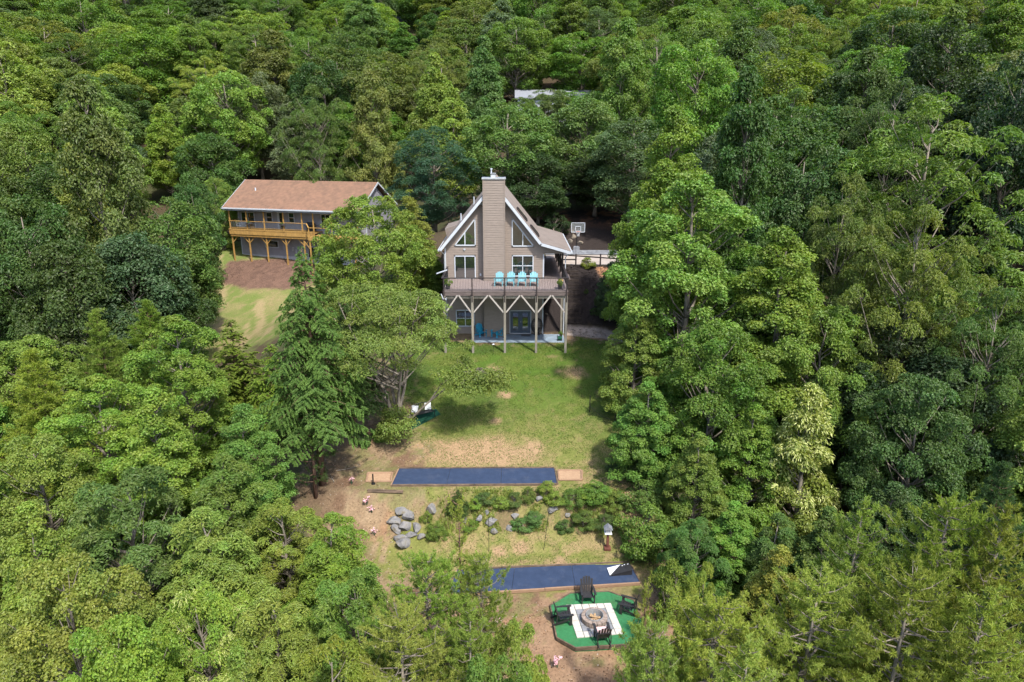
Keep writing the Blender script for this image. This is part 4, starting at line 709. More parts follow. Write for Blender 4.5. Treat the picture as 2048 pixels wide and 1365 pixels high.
FLAB = [
'light green long leaved chestnut low in the woods, left',
'yellowish green leafy maple low in the woods, left',
'yellow green needle leaved pine low in the woods, right',
'bright green leafy maple low in the woods, left',
'yellowish green long leaved chestnut low in the woods, left',
'bright green long leaved beech low in the woods, left',
'dark green leafy maple low in the woods, right',
'bright green leafy maple low in the woods, right',
'light green leafy maple low in the woods, left',
'mid green leafy maple low in the woods, right',
'bright green long leaved beech low in the woods, right',
'bright green long leaved chestnut low in the woods, left',
'mid green long leaved chestnut low in the woods, right',
'bright green tulip tree low in the woods, right',
'dark green rounded oak level with the houses, left',
'olive green feathery locust level with the houses, left',
'dark green rounded oak level with the houses, right',
'deep green rounded oak level with the houses, right',
'mid green rounded oak level with the houses, right',
'mid green cone topped tulip tree level with the houses, right',
'dark green feathery locust level with the houses, left',
'mid green rounded oak level with the houses, left',
'dark green layered hickory level with the houses, right',
'deep green cone topped tulip tree level with the houses, right',
'dark green layered hickory level with the houses, left',
'olive green cone topped tulip tree level with the houses, left',
'mid green layered hickory level with the houses, right',
'olive green layered hickory level with the houses, left',
'bright green rounded oak level with the houses, left',
'light green rounded oak level with the houses, middle',
'bright green rounded oak level with the houses, right',
'greyish green rounded oak level with the houses, right',
'dark green feathery locust level with the houses, right',
'mid green layered hickory level with the houses, left',
'greyish green rounded oak level with the houses, left',
'bright green layered hickory on the hillside, left',
'greyish green rounded oak on the hillside, left',
'bright green layered hickory on the hillside, middle',
'greyish green feathery locust on the hillside, right',
'light green feathery locust on the hillside, right',
'bright green rounded oak on the hillside, right',
'mid green rounded oak on the hillside, right',
'dark green rounded oak on the hillside, left',
'light green rounded oak on the hillside, left',
'mid green rounded oak on the hillside, left',
'bright green cone topped tulip tree on the hillside, left',
'bright green rounded oak on the hillside, left',
'bright green rounded oak on the hillside, middle',
'bright green feathery locust on the hillside, middle',
'mid green layered hickory on the hillside, right',
'dark green rounded oak on the hillside, right',
'light green rounded oak on the hillside, right',
'bright green feathery locust on the hillside, right',
'bright green cone topped tulip tree on the hillside, right',
'light green feathery locust on the hillside, left',
'olive green rounded oak on the hillside, left',
'olive green rounded oak on the hillside, middle',
'olive green layered hickory on the hillside, middle',
'dark green rounded oak on the hillside, middle',
'bright green layered hickory on the hillside, right',
'greyish green layered hickory on the hillside, right',
'olive green rounded oak on the hillside, right',
'light green layered hickory on the hillside, left',
'light green feathery locust on the hillside, middle',
'bright green cone topped tulip tree on the hillside, middle',
'dark green feathery locust on the hillside, right',
'olive green feathery locust on the hillside, left',
'olive green cone topped tulip tree on the hillside, middle',
'olive green layered hickory on the hillside, right',
'mid green cone topped tulip tree on the hillside, left',
'olive green layered hickory on the hillside, left',
'bright green feathery locust on the hillside, left',
'greyish green layered hickory on the hillside, middle',
'greyish green rounded oak on the hillside, middle',
'mid green rounded oak on the hillside, middle',
'greyish green feathery locust on the hillside, middle',
'light green layered hickory on the hillside, right',
'greyish green rounded oak on the hillside, right',
'dark green layered hickory on the hillside, right',
'light green rounded oak high on the hill, left',
'bright green rounded oak high on the hill, left',
'greyish green rounded oak high on the hill, left',
'mid green rounded oak high on the hill, left',
'mid green rounded oak high on the hill, middle',
'mid green cone topped tulip tree high on the hill, middle',
'dark green rounded oak high on the hill, middle',
'mid green layered hickory high on the hill, right',
'olive green rounded oak high on the hill, right',
'greyish green rounded oak high on the hill, right',
'bright green feathery locust high on the hill, right',
'dark green rounded oak high on the hill, right',
'mid green cone topped tulip tree high on the hill, left',
'olive green rounded oak high on the hill, left',
'dark green rounded oak high on the hill, left',
'bright green rounded oak high on the hill, middle',
'bright green cone topped tulip tree high on the hill, middle',
'olive green rounded oak high on the hill, middle',
'bright green feathery locust high on the hill, middle',
'light green cone topped tulip tree high on the hill, right',
'bright green rounded oak high on the hill, right',
'dark green layered hickory high on the hill, right',
'greyish green cone topped tulip tree high on the hill, left',
'mid green feathery locust high on the hill, left',
'mid green feathery locust high on the hill, middle',
'mid green rounded oak high on the hill, right',
'light green layered hickory high on the hill, right',
'olive green feathery locust high on the hill, left',
'dark green feathery locust high on the hill, left',
'light green rounded oak high on the hill, middle',
'greyish green rounded oak high on the hill, middle',
'greyish green layered hickory high on the hill, right',
'light green rounded oak high on the hill, right',
'greyish green cone topped tulip tree high on the hill, right',
'greyish green feathery locust high on the hill, left',
'greyish green feathery locust high on the hill, right',
'olive green feathery locust high on the hill, right',
'light green layered hickory high on the hill, middle',
'dark green layered hickory high on the hill, middle',
'bright green cone topped tulip tree high on the hill, right',
'light green cone topped tulip tree high on the hill, left',
'bright green cone topped tulip tree high on the hill, left',
'mid green layered hickory high on the hill, middle',
'olive green layered hickory high on the hill, middle',
'dark green feathery locust high on the hill, right',
'bright green layered hickory high on the hill, right']
for a in HERO: tree(*a)
for a in FOREST: tree(*a[:7], FLAB[a[7]], 'wood: '+FLAB[a[7]])
# ---------------------------------------------------------------- materials of built things
TAN = mat('tan_vinyl', (.200, .163, .136), .06, 3, .6, .3, stretch=(1, 1, 4)); TAND = mat('tan_vinyl_wall', (.195, .160, .134), .05, 1.5, .6, .3)
WHITE = mat('white_trim', (.40, .43, .47), .05, 3, .45, .4); SHING = mat('weathered_shingle', (.19, .168, .152), .2, 9, .95, .1, bump=.5, bscale=30, col2=(.17, .135, .115))
SHBR = mat('brown_shingle', (.24, .138, .093), .2, 2.2, .95, .1, bump=.5, bscale=20, col2=(.165, .105, .072))
DARKW = mat('dark_stain', (.030, .023, .022), .2, 4, .5, .3); RIMW = mat('weathered_rim', (.14, .115, .105), .25, 6, .85, .1, bump=.3, stretch=(.3, 1, 3), col2=(.075, .058, .055))
DECKW = mat('deck_boards', (.22, .185, .172), .2, 7, .85, .15, bump=.3, stretch=(4, .4, 1), col2=(.17, .13, .12)); POSTW = mat('weathered_post', (.235, .215, .175), .2, 5, .9, .1, bump=.3, stretch=(1, 1, .3), col2=(.16, .145, .12))
BRACE = mat('brace_lumber', (.33, .315, .29), .15, 6, .85, .1, col2=(.32, .28, .25)); STEEL = mat('galvanised', (.45, .47, .49), .1, 4, .4, .5, .6)
BLACK = mat('black_metal', (.012, .012, .013), .1, 4, .4, .5); BLACKP = mat('black_resin', (.022, .021, .022), .1, 6, .45, .45)
TURQ = mat('turquoise_resin', (.13, .32, .365), .06, 5, .4, .4); TEAL = mat('blue_resin', (.02, .27, .42), .06, 5, .4, .4)
GLASS, _nt, _b = nmat('window_glass', .04, .9); _b.inputs['Base Color'].default_value = (.012, .016, .015, 1); _b.inputs['IOR'].default_value = 2.3
_tn = _nt.nodes.new('ShaderNodeTexNoise'); _tn.inputs['Scale'].default_value = 1.2; _bp = _nt.nodes.new('ShaderNodeBump'); _bp.inputs['Strength'].default_value = .05; _nt.links.new(_tn.outputs[0], _bp.inputs['Height']); _nt.links.new(_bp.outputs[0], _b.inputs['Normal'])
FRDOOR = mat('slate_blue_door', (.05, .07, .10), .05, 4, .4, .4); PATIO = mat('patio_concrete', (.20, .255, .31), .12, 1.6, .8, .2, bump=.1)
CONC = mat('pale_concrete', (.34, .295, .26), .08, 1.2, .85, .15, bump=.1); CURB = mat('grey_asphalt', (.19, .20, .22), .25, 3, .9, .1, bump=.5, bscale=20)
ROCK = mat('grey_rock', (.23, .222, .212), .25, 3.5, .9, .15, bump=.9, bscale=9, col2=(.10, .10, .105)); STONEP = mat('pale_stone', (.20, .17, .135), .2, 4, .9, .1, bump=.6)
GREYS = mat('grey_vinyl', (.235, .232, .262), .06, 2, .6, .3); YEL = mat('honey_lumber', (.33, .195, .058), .14, 5, .7, .25, bump=.15, stretch=(1, 1, .5)); FOUND = mat('foundation_paint', (.40, .41, .44), .08, 3, .8, .2)
TIMB = mat('old_timber', (.16, .115, .08), .25, 6, .95, .1, bump=.6, stretch=(.4, 1, 1), col2=(.06, .045, .035)); TIMBL = mat('sandy_timber', (.26, .17, .11), .2, 6, .9, .1, bump=.5, stretch=(.4, 1, 1), col2=(.22, .14, .09))
SAND = mat('sand', (.34, .23, .145), .1, 8, .95, .05, bump=.5, bscale=40, col2=(.27, .175, .11)); BLUE = mat('blue_court_carpet', (.032, .049, .092), .10, 2.5, .95, .1, bump=.5, bscale=60, col2=(.025, .039, .074))
TURF = mat('green_turf', (.038, .165, .066), .08, 8, .95, .1, bump=.7, bscale=80, col2=(.030, .130, .052)); TURFD = mat('green_mat', (.016, .07, .042), .1, 8, .95, .1)
PAVW = mat('white_paver', (.44, .41, .375), .08, 5, .85, .15, bump=.3); PAVG = mat('grey_paver', (.19, .195, .21), .08, 5, .85, .15, bump=.3); BLOCK = mat('rosy_block', (.25, .20, .17), .2, 9, .9, .1, bump=.6)
WOODL = mat('split_log', (.40, .27, .15), .2, 8, .9, .1, bump=.4); ASH = mat('ash', (.16, .15, .14), .3, 9, .95, .05, bump=.8); CREAM = mat('white_cloth', (.58, .60, .62), .05, 9, .9, .1)
PINKC = mat('pink_cloth', (.60, .42, .42), .1, 9, .9, .1); TERRA = mat('dark_pot', (.06, .055, .055), .1, 5, .5, .3); REDW = mat('reddish_post', (.13, .05, .035), .2, 6, .8, .2)
PINKF = mat('pink_petals', (.62, .20, .30), .3, 30, .8, .1, col2=(.75, .62, .62)); YELF = mat('yellow_petals', (.70, .42, .05), .2, 20, .8, .1); ROOF2 = mat('grey_metal_roof', (.20, .21, .235), .06, 2, .6, .3)
def scuff(m, col, scale, lo, hi, amt=1.):
    """blown dirt and leaf bits with a shape of their own laid over a material's colour"""
    nt = m.node_tree; b = nt.nodes['Principled BSDF']; src = b.inputs['Base Color'].links[0].from_socket; N = nt.nodes; L = nt.links
    tc = N.new('ShaderNodeTexCoord'); n = N.new('ShaderNodeTexNoise'); n.inputs['Scale'].default_value = scale; n.inputs['Detail'].default_value = 6; n.inputs['Roughness'].default_value = .7; L.new(tc.outputs['Object'], n.inputs[0])
    r = N.new('ShaderNodeMapRange'); r.inputs[1].default_value = lo; r.inputs[2].default_value = hi; r.inputs[4].default_value = amt; L.new(n.outputs[0], r.inputs[0])
    mx = N.new('ShaderNodeMix'); mx.data_type = 'RGBA'; L.new(r.outputs[0], mx.inputs[0]); L.new(src, mx.inputs[6]); mx.inputs[7].default_value = (*col, 1); L.new(mx.outputs[2], b.inputs['Base Color'])
scuff(BLUE, (.08, .09, .12), 1.3, .54, .72, .35); scuff(BLUE, (.22, .18, .13), 11, .68, .74, .8); scuff(TURF, (.06, .09, .035), 1.6, .5, .72, .6); scuff(TURF, (.12, .09, .05), 12, .68, .74, .8)
scuff(PAVW, (.20, .19, .17), 2.2, .5, .75, .6); scuff(PATIO, (.14, .15, .16), 1.5, .5, .72, .6); scuff(SHING, (.10, .085, .07), .9, .48, .75, .55); scuff(SHBR, (.10, .07, .055), .7, .48, .75, .6); scuff(TAND, (.16, .135, .11), .6, .5, .8, .4); scuff(TAN, (.17, .14, .11), .6, .52, .8, .4)
scuff(ROCK, (.10, .085, .05), 1.8, .5, .62, .8); scuff(WHITE, (.30, .30, .28), 1.5, .5, .8, .4); scuff(YEL, (.20, .13, .06), 1.4, .48, .72, .5); scuff(CONC, (.24, .20, .16), .7, .5, .75, .5); scuff(GREYS, (.13, .13, .14), .6, .5, .8, .4)
# ---------------------------------------------------------------- the gabled house
DZ = 4.55; WY = 53.25; FY = 52.65; BY = 62.75; GX0, GX1 = -5.25, 2.49
house = empty('gabled_house', (-1.4, WY, 0), 'tan gabled house with tall chimney, triangular windows and a raised deck', 'house')
def H(o): o.location = Vector(o.location)-house.location; return o     # parts are laid out in world metres
def HB(name, m, *a, bevel=0): return H(BX(name, m, house, *a, bevel=bevel))
def rtop(x):
    if x < -1.39: return 12.0-(-1.39-x)*1.191-.14
    if x < 2.28: return 12.0-(x+1.39)*1.245-.14
    return 7.43-(x-2.28)*.292-.14
OPEN = [(-4.46, -2.86, 7.2, 9.3, 'tl'), (0, 1.68, 7.14, 9.3, 'tr'), (-4.52, -2.87, DZ, 6.4, ''), (0, 1.69, 4.75, 6.43, ''), (-4.51, -3.03, .63, 2.01, ''), (-.2, 1.55, 0, 1.97, ''), (-2.22, -.52, 0, 20, '')]
poly = [(GX0, 0), (GX1, 0), (GX1, 6.55), (4.28, 6.55), (4.28, rtop(4.28)), (2.28, rtop(2.28)), (-1.39, rtop(-1.39)), (GX0, rtop(GX0))]
H(MB().prism([(x, WY+.03, z) for x, z in poly], (0, .2, 0)).build('wall', TAND, house))
sm = MB(); lp = .185; z = 0.0
while z < 11.8:
    z1 = z+lp; zm = z+lp*.5
    xa = GX0; xb = GX1 if z < 6.54 else 4.28
    while xa < -1.39 and rtop(xa) < z1: xa += .02
    while xb > -1.39 and rtop(xb) < z1: xb -= .02
    segs = [(xa, xb)]
    for a, b, c, d, k in OPEN:
        if z1 > c and z < d:
            if k == 'tl': a = max(a, -4.46+(zm-7.22)*.766)
            if k == 'tr': b = min(b, 1.68-(zm-7.14)*.775)
            if a >= b: continue
            ns = []
            for s, e in segs:
                if b <= s or a >= e: ns.append((s, e)); continue
                if a > s: ns.append((s, a))
                if b < e: ns.append((b, e))
            segs = ns
    for s, e in segs:
        if e-s > .03: sm.prism([(s, WY+.029, z), (s, WY-.030, z), (s, WY-.030, z+.012), (s, WY-.008, z1-.004), (s, WY+.029, z1-.004)], (e-s, 0, 0))
    z = z1
tag(H(sm.build('siding', TAN, house)), kind='stuff')
HB('side_wall', TAND, GX0, GX0+.2, WY+.24, BY-.3, -.2, 7.1); HB('side_wall', TAND, GX1-.2, GX1, WY+.24, BY-.3, -.2, 7.1)
H(MB().prism([(GX0, BY-.3, -.2), (GX1, BY-.3, -.2), (GX1, BY-.3, 7.1), (-1.39, BY-.3, 11.8), (GX0, BY-.3, 7.1)], (0, .2, 0)).build('back_wall', TAND, house))
HB('corner_trim', WHITE, GX0-.04, GX0+.06, WY-.05, WY+.05, 0, 7.0); HB('corner_trim', WHITE, GX1-.06, GX1+.04, WY-.05, WY+.05, 0, 6.5)
# roof: three slabs with front bargeboards
def slab(name, a, b, y0, y1, th, m, ov=0):
    (x0, z0), (x1, z1) = a, b; d = Vector((x1-x0, 0, z1-z0)).normalized(); nn = Vector((-d.z, 0, d.x)); nn = nn if nn.z > 0 else -nn
    p = [Vector((x0, y0, z0)), Vector((x1, y0, z1))]; return H(MB().prism([p[0], p[1], p[1]-nn*th, p[0]-nn*th], (0, y1-y0, 0)).build(name, m, house))
slab('roof', (-5.62, 7.04), (-1.39, 12.08), FY, BY, .16, SHING); slab('roof', (-1.39, 12.08), (2.28, 7.51), FY, BY, .16, SHING); slab('porch_roof', (2.28, 7.505), (4.58, 6.84), FY, BY, .13, SHING)
for (a, b) in (((-5.66, 6.98), (-1.39, 12.07)), ((-1.39, 12.07), (2.30, 7.475)), ((2.30, 7.475), (4.60, 6.81))):
    slab('bargeboard', a, b, FY-.06, FY-.01, .21, WHITE)
HB('gutter', WHITE, -5.75, -5.60, FY, BY, 6.84, 6.98); HB('gutter', WHITE, 4.59, 4.71, FY, BY, 6.66, 6.78)
# ridge cap and shingle courses (alternate courses stand proud)
for k in range(26):
    t = (k+.5)/26; zz = 7.04+(12.08-7.04)*t; xl = -5.62+4.23*t
for nm, a, b, n in (('shingle_courses', (-5.62, 7.04), (-1.39, 12.08), 40), ('shingle_courses', (2.28, 7.51), (-1.39, 12.08), 36), ('shingle_courses', (4.58, 6.84), (2.28, 7.505), 14)):
    cmb = MB()
    for i in range(n):
        t0 = i/n; t1 = (i+1)/n-.002; A_ = Vector((a[0], 0, a[1])); B_ = Vector((b[0], 0, b[1])); nn = Vector((-(B_-A_).z, 0, (B_-A_).x)); nn = nn if nn.z > 0 else -nn; nn.normalize()
        p0 = A_.lerp(B_, t0)+Vector((0, FY+.02, 0)); p1 = A_.lerp(B_, t1)+Vector((0, FY+.02, 0))
        cmb.prism([p0+nn*.004, p0+nn*.024, p1+nn*.008, p1+nn*.002], (0, BY-FY-.04, 0))
    tag(H(cmb.build(nm, SHING, house)), kind='stuff')
# small shed dormer at the rear of the left slope, vents, skylights
H(MB().prism([(-5.35, 56.6, 7.2), (-4.5, 56.6, 8.35), (-5.55, 56.6, 8.05)], (0, 3.5, 0)).build('dormer', SHING, house))
for x, y, zz in ((-3.07, 56, 10.42), (-4.07, 55, 9.2)):
    H(MB().tube([(x, y, zz-.5), (x, y, zz+.28)], .055, 8).build('vent_pipe', WHITE, house))
def on_r(x, h): return 12.08-(x+1.39)*1.245+h
for x0, x1, y in ((.35, 1.15, 53.9), (1.42, 2.08, 53.5)):
    s = H(MB().prism([(x0, y, on_r(x0, .02)), (x1, y, on_r(x1, .02)), (x1+.09, y, on_r(x1, .12)), (x0+.09, y, on_r(x0, .12))], (0, 1.1, 0)).build('skylight', DARKW, house))
    g_ = MB().prism([(x0+.15, y+.08, on_r(x0+.06, .125)), (x1+.03, y+.08, on_r(x1-.06, .125)), (x1+.04, y+.08, on_r(x1-.06, .14)), (x0+.16, y+.08, on_r(x0+.06, .14))], (0, .94, 0)).build('pane', GLASS, s)
# chimney
ch = HB('chimney', TAND, -2.20, -.54, WY-.76, WY+.02, 0, 12.3)
cmb = MB(); z = 0
while z < 12.2:
    z1 = min(z+lp, 12.28)
    cmb.prism([(-2.14, WY-.761, z), (-2.14, WY-.80, z), (-2.14, WY-.80, z+.012), (-2.14, WY-.775, z1-.004), (-2.14, WY-.761, z1-.004)], (1.54, 0, 0)); z += lp
def CH(o): o.location = Vector(o.location)-house.location-ch.location; return o
tag(CH(cmb.build('siding', TAN, ch)), kind='stuff')
for x in (-2.22, -.60): CH(BX('corner_post', TAN, ch, x, x+.08, WY-.815, WY-.74, 0, 12.28))
CH(BX('chimney_cap', STEEL, ch, -2.27, -.47, WY-.86, WY+.05, 12.3, 12.42)); CH(BX('flue_box', STEEL, ch, -1.60, -1.24, WY-.55, WY-.2, 12.42, 12.62)); CH(BX('flue_lid', STEEL, ch, -1.64, -1.20, WY-.59, WY-.16, 12.70, 12.73))
CH(MB().tube([(-1.56, WY-.3, 12.4), (-1.56, WY-.3, 12.98)], .05, 8).tube([(-1.56, WY-.3, 12.98), (-1.56, WY-.3, 13.08)], .085, 8).build('flue_pipe', WHITE, ch))
# windows
def win(name, pts, bars, fw=.075, panes=None, glass=GLASS, frame=WHITE, parent=None, Y=WY):
    """frame follows the outline pts (x,z); bars = list of ((x,z),(x,z)) muntins"""
    e = MB(); n = len(pts)
    c = Vector((sum(p[0] for p in pts)/n, 0, sum(p[1] for p in pts)/n))
    for i in range(n):
        a = Vector((pts[i][0], Y-.04, pts[i][1])); b = Vector((pts[(i+1) % n][0], Y-.04, pts[(i+1) % n][1])); d = (b-a).normalized(); e.bar(a-d*fw*.5, b+d*fw*.5, fw, .07, up=(0, 1, 0))
    for a, b in bars: e.bar((a[0], Y-.037, a[1]), (b[0], Y-.037, b[1]), fw*.85, .06, up=(0, 1, 0))
    f = e.build(name, frame, parent or house); 
    if (parent or house) == house: H(f)
    m = MB().prism([(x, Y-.034, z) for x, z in pts], (0, .01, 0)).build('pane', glass, f); return f
tl = [(-4.46, 7.22), (-2.87, 7.22), (-2.87, 9.27)]; tr_ = [(.02, 7.16), (1.68, 7.16), (.02, 9.27)]
win('triangular_window', tl, [((-3.67, 7.22), (-3.67, 8.24))], .085); win('triangular_window', tr_, [((.84, 7.16), (.84, 8.22))], .085)
def rect(a, b, c, d): return [(a, c), (b, c), (b, d), (a, d)]
win('sliding_door', rect(-4.5, -2.9, DZ+.05, 6.37), [((-3.70, DZ), (-3.70, 6.37))])
win('window', rect(.03, 1.66, 4.78, 6.40), [((.845, 4.78), (.845, 6.4)), ((.03, 5.6), (1.66, 5.6))]); win('window', rect(-4.48, -3.05, .66, 1.98), [((-3.76, .66), (-3.76, 1.98)), ((-4.48, 1.32), (-3.05, 1.32))])
fd = win('french_door', rect(-.17, 1.52, .05, 1.94), [], .06, glass=FRDOOR)
for x in (.08, .85): 
    BX('glass_pane', GLASS, fd, x, x+.42, WY-.052, WY-.036, .28, 1.78)
    BX('door_leaf', FRDOOR, fd, x-.16, x-.02, WY-.056, WY-.03, .08, 1.90)
BX('handle', STEEL, fd, .70, .73, WY-.1, WY-.05, .95, 1.1)
for x, y, zz in ((-3.72, WY-.12, 6.91),): H(MB().tube([(x, y, zz), (x, y+.1, zz+.02)], [.09, .05], 8).build('wall_lamp', WHITE, house))
for x, zz in ((-2.36, 10.43), (-.40, 10.35)): H(MB().tube([(x, WY-.2, zz), (x+.03, WY-.05, zz+.05)], [.10, .05], 8).tube([(x+.12, WY-.2, zz-.06), (x+.08, WY-.05, zz+.03)], [.09, .04], 8).build('floodlight', WHITE, house))
HB('outlet_box', WHITE, -2.55, -2.42, WY-.07, WY-.02, 4.8, 4.98)
# deck
X0, X1, Y0 = -5.06, 4.10, 48.82
HB('rim_joist', RIMW, X0, X1, Y0, Y0+.05, 4.20, 4.52); HB('rim_joist', RIMW, X0, X0+.05, Y0+.05, WY-.05, 4.20, 4.52); HB('rim_joist', RIMW, X1-.05, X1, Y0+.05, BY, 4.20, 4.52); HB('beam', POSTW, X0+.1, X1-.1, Y0+.12, Y0+.24, 3.98, 4.2)
db_ = MB(); x = X0+.01
rr = random.Random(3)
while x < X1-.1:
    y1 = WY-.06 if x < GX1 else BY; db_.box(x, x+.128, Y0-.03, y1, 4.52, DZ+rr.uniform(-.004, .004)); x += .139
tag(H(db_.build('deck_boards', DECKW, house)), kind='stuff')
jm = MB(); x = X0+.4
while x < X1: jm.box(x, x+.04, Y0+.06, WY-.06, 4.22, 4.51); x += .4
tag(H(jm.build('joists', POSTW, house)), kind='stuff')
PX = [-4.98, -2.92, -.53, 1.80, 4.0]
for i, x in enumerate(PX):
    o = HB('deck_post', POSTW, x-.085, x+.085, Y0-.13, Y0+.04, gz(x, Y0)-.2, 4.19, bevel=.008)
    HB('bolted_plate', DARKW, x-.045, x+.045, Y0-.15, Y0-.132, 3.75, 4.5)
    HB('railing_post', DARKW, x-.045, x+.045, Y0-.05, Y0+.04, 4.19, 5.50)
for a, b in zip(PX[:-1], PX[1:]):
    mid = (a+b)/2
    for s, t in ((a+.09, mid-.05), (b-.09, mid+.05)): H(MB().bar((s, Y0-.03, 2.95), (t, Y0-.03, 4.24), .10, .045, up=(0, 1, 0)).build('brace', BRACE, house))
for y in (WY+.1, WY+3, WY+6, BY-.3): HB('deck_post', POSTW, X1-.18, X1-.02, y, y+.16, gz(X1, y)-.3, 4.2)
HB('top_rail', DARKW, X0-.08, X1+.06, Y0-.08, Y0+.07, 5.50, 5.56); HB('top_rail', DARKW, X0-.08, X0+.06, Y0+.07, WY-.1, 5.50, 5.56); HB('top_rail', DARKW, X1-.10, X1+.04, Y0+.07, BY, 5.50, 5.56)
bm_ = MB(); x = X0+.05
while x < X1: bm_.box(x, x+.012, Y0-.01, Y0+.002, 4.62, 5.5); x += .115
for xx in (X0, X1-.02):
    y = Y0+.1
    while y < (WY-.1 if xx < 0 else BY): bm_.box(xx, xx+.012, y, y+.012, 4.62, 5.5); y += .115
bm_.box(X0, X1, Y0-.015, Y0+.005, 4.60, 4.63)
tag(H(bm_.build('balusters', BLACK, house)), kind='stuff')
for i, y in enumerate((WY+.15, WY+2.5, WY+4.9, WY+7.2, BY-.35)): HB('porch_post', DARKW, X1-.16, X1-.04, y, y+.12, 4.56, 6.72)
HB('porch_beam', DARKW, X1-.18, X1-.02, WY+.24, BY-.2, 6.5, 6.7)
HB('hand_rail', RIMW, X1+.05, X1+.17, Y0+.3, Y0+1.9, 5.35, 5.43)
H(MB().tube([(4.62, FY+.2, 6.7), (4.30, FY+.35, 6.45), (4.2, FY+.45, 6.3), (4.2, FY+.45, 4.6), (4.14, FY+.2, 3.9), (4.14, FY+.2, .15)], .045, 6).build('downspout', WHITE, house))
H(MB().tube([(-5.55, FY+.2, 6.85), (-5.3, FY+.45, 6.5), (-5.3, FY+.45, .1)], .045, 6).build('downspout', STEEL, house))
lamp = H(MB().box(-.42, .42, -.09, .09, -.03, .03, Matrix.Translation((-5.2, 49.9, 5.78)) @ Matrix.Rotation(-.33, 4, 'Y')).build('lamp_panel', WHITE, house))
H(MB().bar((-5.1, 49.9, 5.5), (-5.1, 49.9, 5.78), .04).build('lamp_bracket', BLACK, house))
H(MB().bar((-5.17, 48.6, 4.4), (-5.02, 48.6, 4.0), .06).tube([(-4.9, 48.6, 4.05), (-4.8, 48.55, 3.95), (-4.78, 48.6, 4.12)], .035, 6).build('floodlight', WHITE, house))
# ---------------------------------------------------------------- slabs and drive
tag(MB().box(-3.2, 4.15, 50.95, WY+.0, -.25, 0.0).box(GX1+.01, 4.15, WY+.0, WY+1.2, -.25, 0.0).build('patio', PATIO), 'painted blue grey concrete patio', kind='structure')
def sheet(name, x0, x1, y0, y1, m, h, label, st=.5):
    xs = np.arange(x0, x1+.01, st); ys = np.arange(y0, y1+.01, st); X, Y = np.meshgrid(xs, ys); Z = ground(X, Y)+h; k = np.arange(X.size).reshape(X.shape)
    Fq = np.stack([k[:-1, :-1], k[:-1, 1:], k[1:, 1:], k[1:, :-1]], -1).reshape(-1, 4)
    return tag(inst(name, np_mesh(name, np.stack([X, Y, Z], -1).reshape(-1, 3), Fq, m, True)), label, kind='structure')
sheet('driveway', 3.2, 24.2, 59.6, 64.6, CONC, .045, 'pale concrete driveway behind the fence'); sheet('driveway_edge', 3.2, 24.2, 64.85, 67.35, CURB, .05, 'grey asphalt strip beyond the driveway')
# ---------------------------------------------------------------- neighbour house
nb = empty('long_house', (-35.67, 85.96, 0), 'grey sided house with brown shingle roof and honey coloured timber deck', 'house', rz=math.radians(-15.64))
def NB(name, m, *a, parent=nb, bevel=0): return BX(name, m, parent, *a, bevel=bevel)
Wv = 2.4
NB('wall', GREYS, 0, 18, Wv, Wv+.2, .15, 6.3); NB('wall', GREYS, 0, .2, Wv+.2, 9.9, .15, 6.2); NB('wall', GREYS, 17.8, 18, Wv+.2, 9.9, .15, 6.2); NB('wall', GREYS, .2, 17.8, 9.7, 9.9, .15, 6.2)
NB('foundation', FOUND, -.04, 18.04, Wv-.04, 9.94, -.9, .55)
MB().prism([(18.0, Wv-1.4, 7.2), (18.0, 10.0, 6.2), (18.0, 5.2, 9.4)], (-.2, 0, 0)).build('gable', GREYS, nb); MB().prism([(.2, Wv-1.4, 7.2), (.2, 10.0, 6.2), (.2, 5.2, 9.4)], (-.2, 0, 0)).build('gable', GREYS, nb)
sg = MB(); z = .16
NO = [(.4, 2.4, 3.9, 6.0), (4.1, 5.0, 4.8, 6.05), (5.7, 6.55, 3.9, 6.1), (7.3, 8.15, 4.8, 6.1), (3.5, 5.5, 1.55, 2.5), (11.8, 13.2, 4.2, 6.1), (9.6, 11, -.5, 2.0)]
while z < 6.2:
    segs = [(0, 18)]
    for a, b, c, d in NO:
        if z+.2 > c and z < d:
            ns = []
            for s, e in segs:
                if b <= s or a >= e: ns.append((s, e)); continue
                if a > s: ns.append((s, a))
                if b < e: ns.append((b, e))
            segs = ns
    for s, e in segs: sg.prism([(s, Wv-.002, z), (s, Wv-.03, z), (s, Wv-.03, z+.012), (s, Wv-.008, z+.196)], (e-s, 0, 0))
    z += .2
tag(sg.build('siding', GREYS, nb), kind='stuff')
for u in (-.04, 17.94): NB('corner_trim', WHITE, u, u+.1, Wv-.05, Wv+.03, .15, 6.2)
MB().prism([(-.45, 0, 6.72), (-.45, 5.2, 9.80), (-.45, 5.2, 9.64), (-.45, 0, 6.56)], (18.9, 0, 0)).build('roof', SHBR, nb)
MB().prism([(-.45, 5.2, 9.80), (-.45, 10.4, 6.72), (-.45, 10.4, 6.56), (-.45, 5.2, 9.64)], (18.9, 0, 0)).build('roof', SHBR, nb)
sc_ = MB()
for i in range(34):
    y = 5.2*i/34; zz = 6.72+3.08*i/34; y2 = 5.2*(i+1)/34-.005; z2 = 6.72+3.08*(i+1)/34-.003
    sc_.prism([(-.44, y, zz+.002), (-.44, y-.01, zz+.024), (-.44, y2, z2+.006)], (18.88, 0, 0))
tag(sc_.build('shingle_courses', SHBR, nb), kind='stuff')
NB('fascia', WHITE, -.47, 18.47, -.05, -.002, 6.52, 6.74); NB('gutter', WHITE, -.5, 18.5, -.17, -.055, 6.60, 6.74); NB('soffit', WHITE, -.4, 18.4, .02, Wv-.04, 6.40, 6.44)
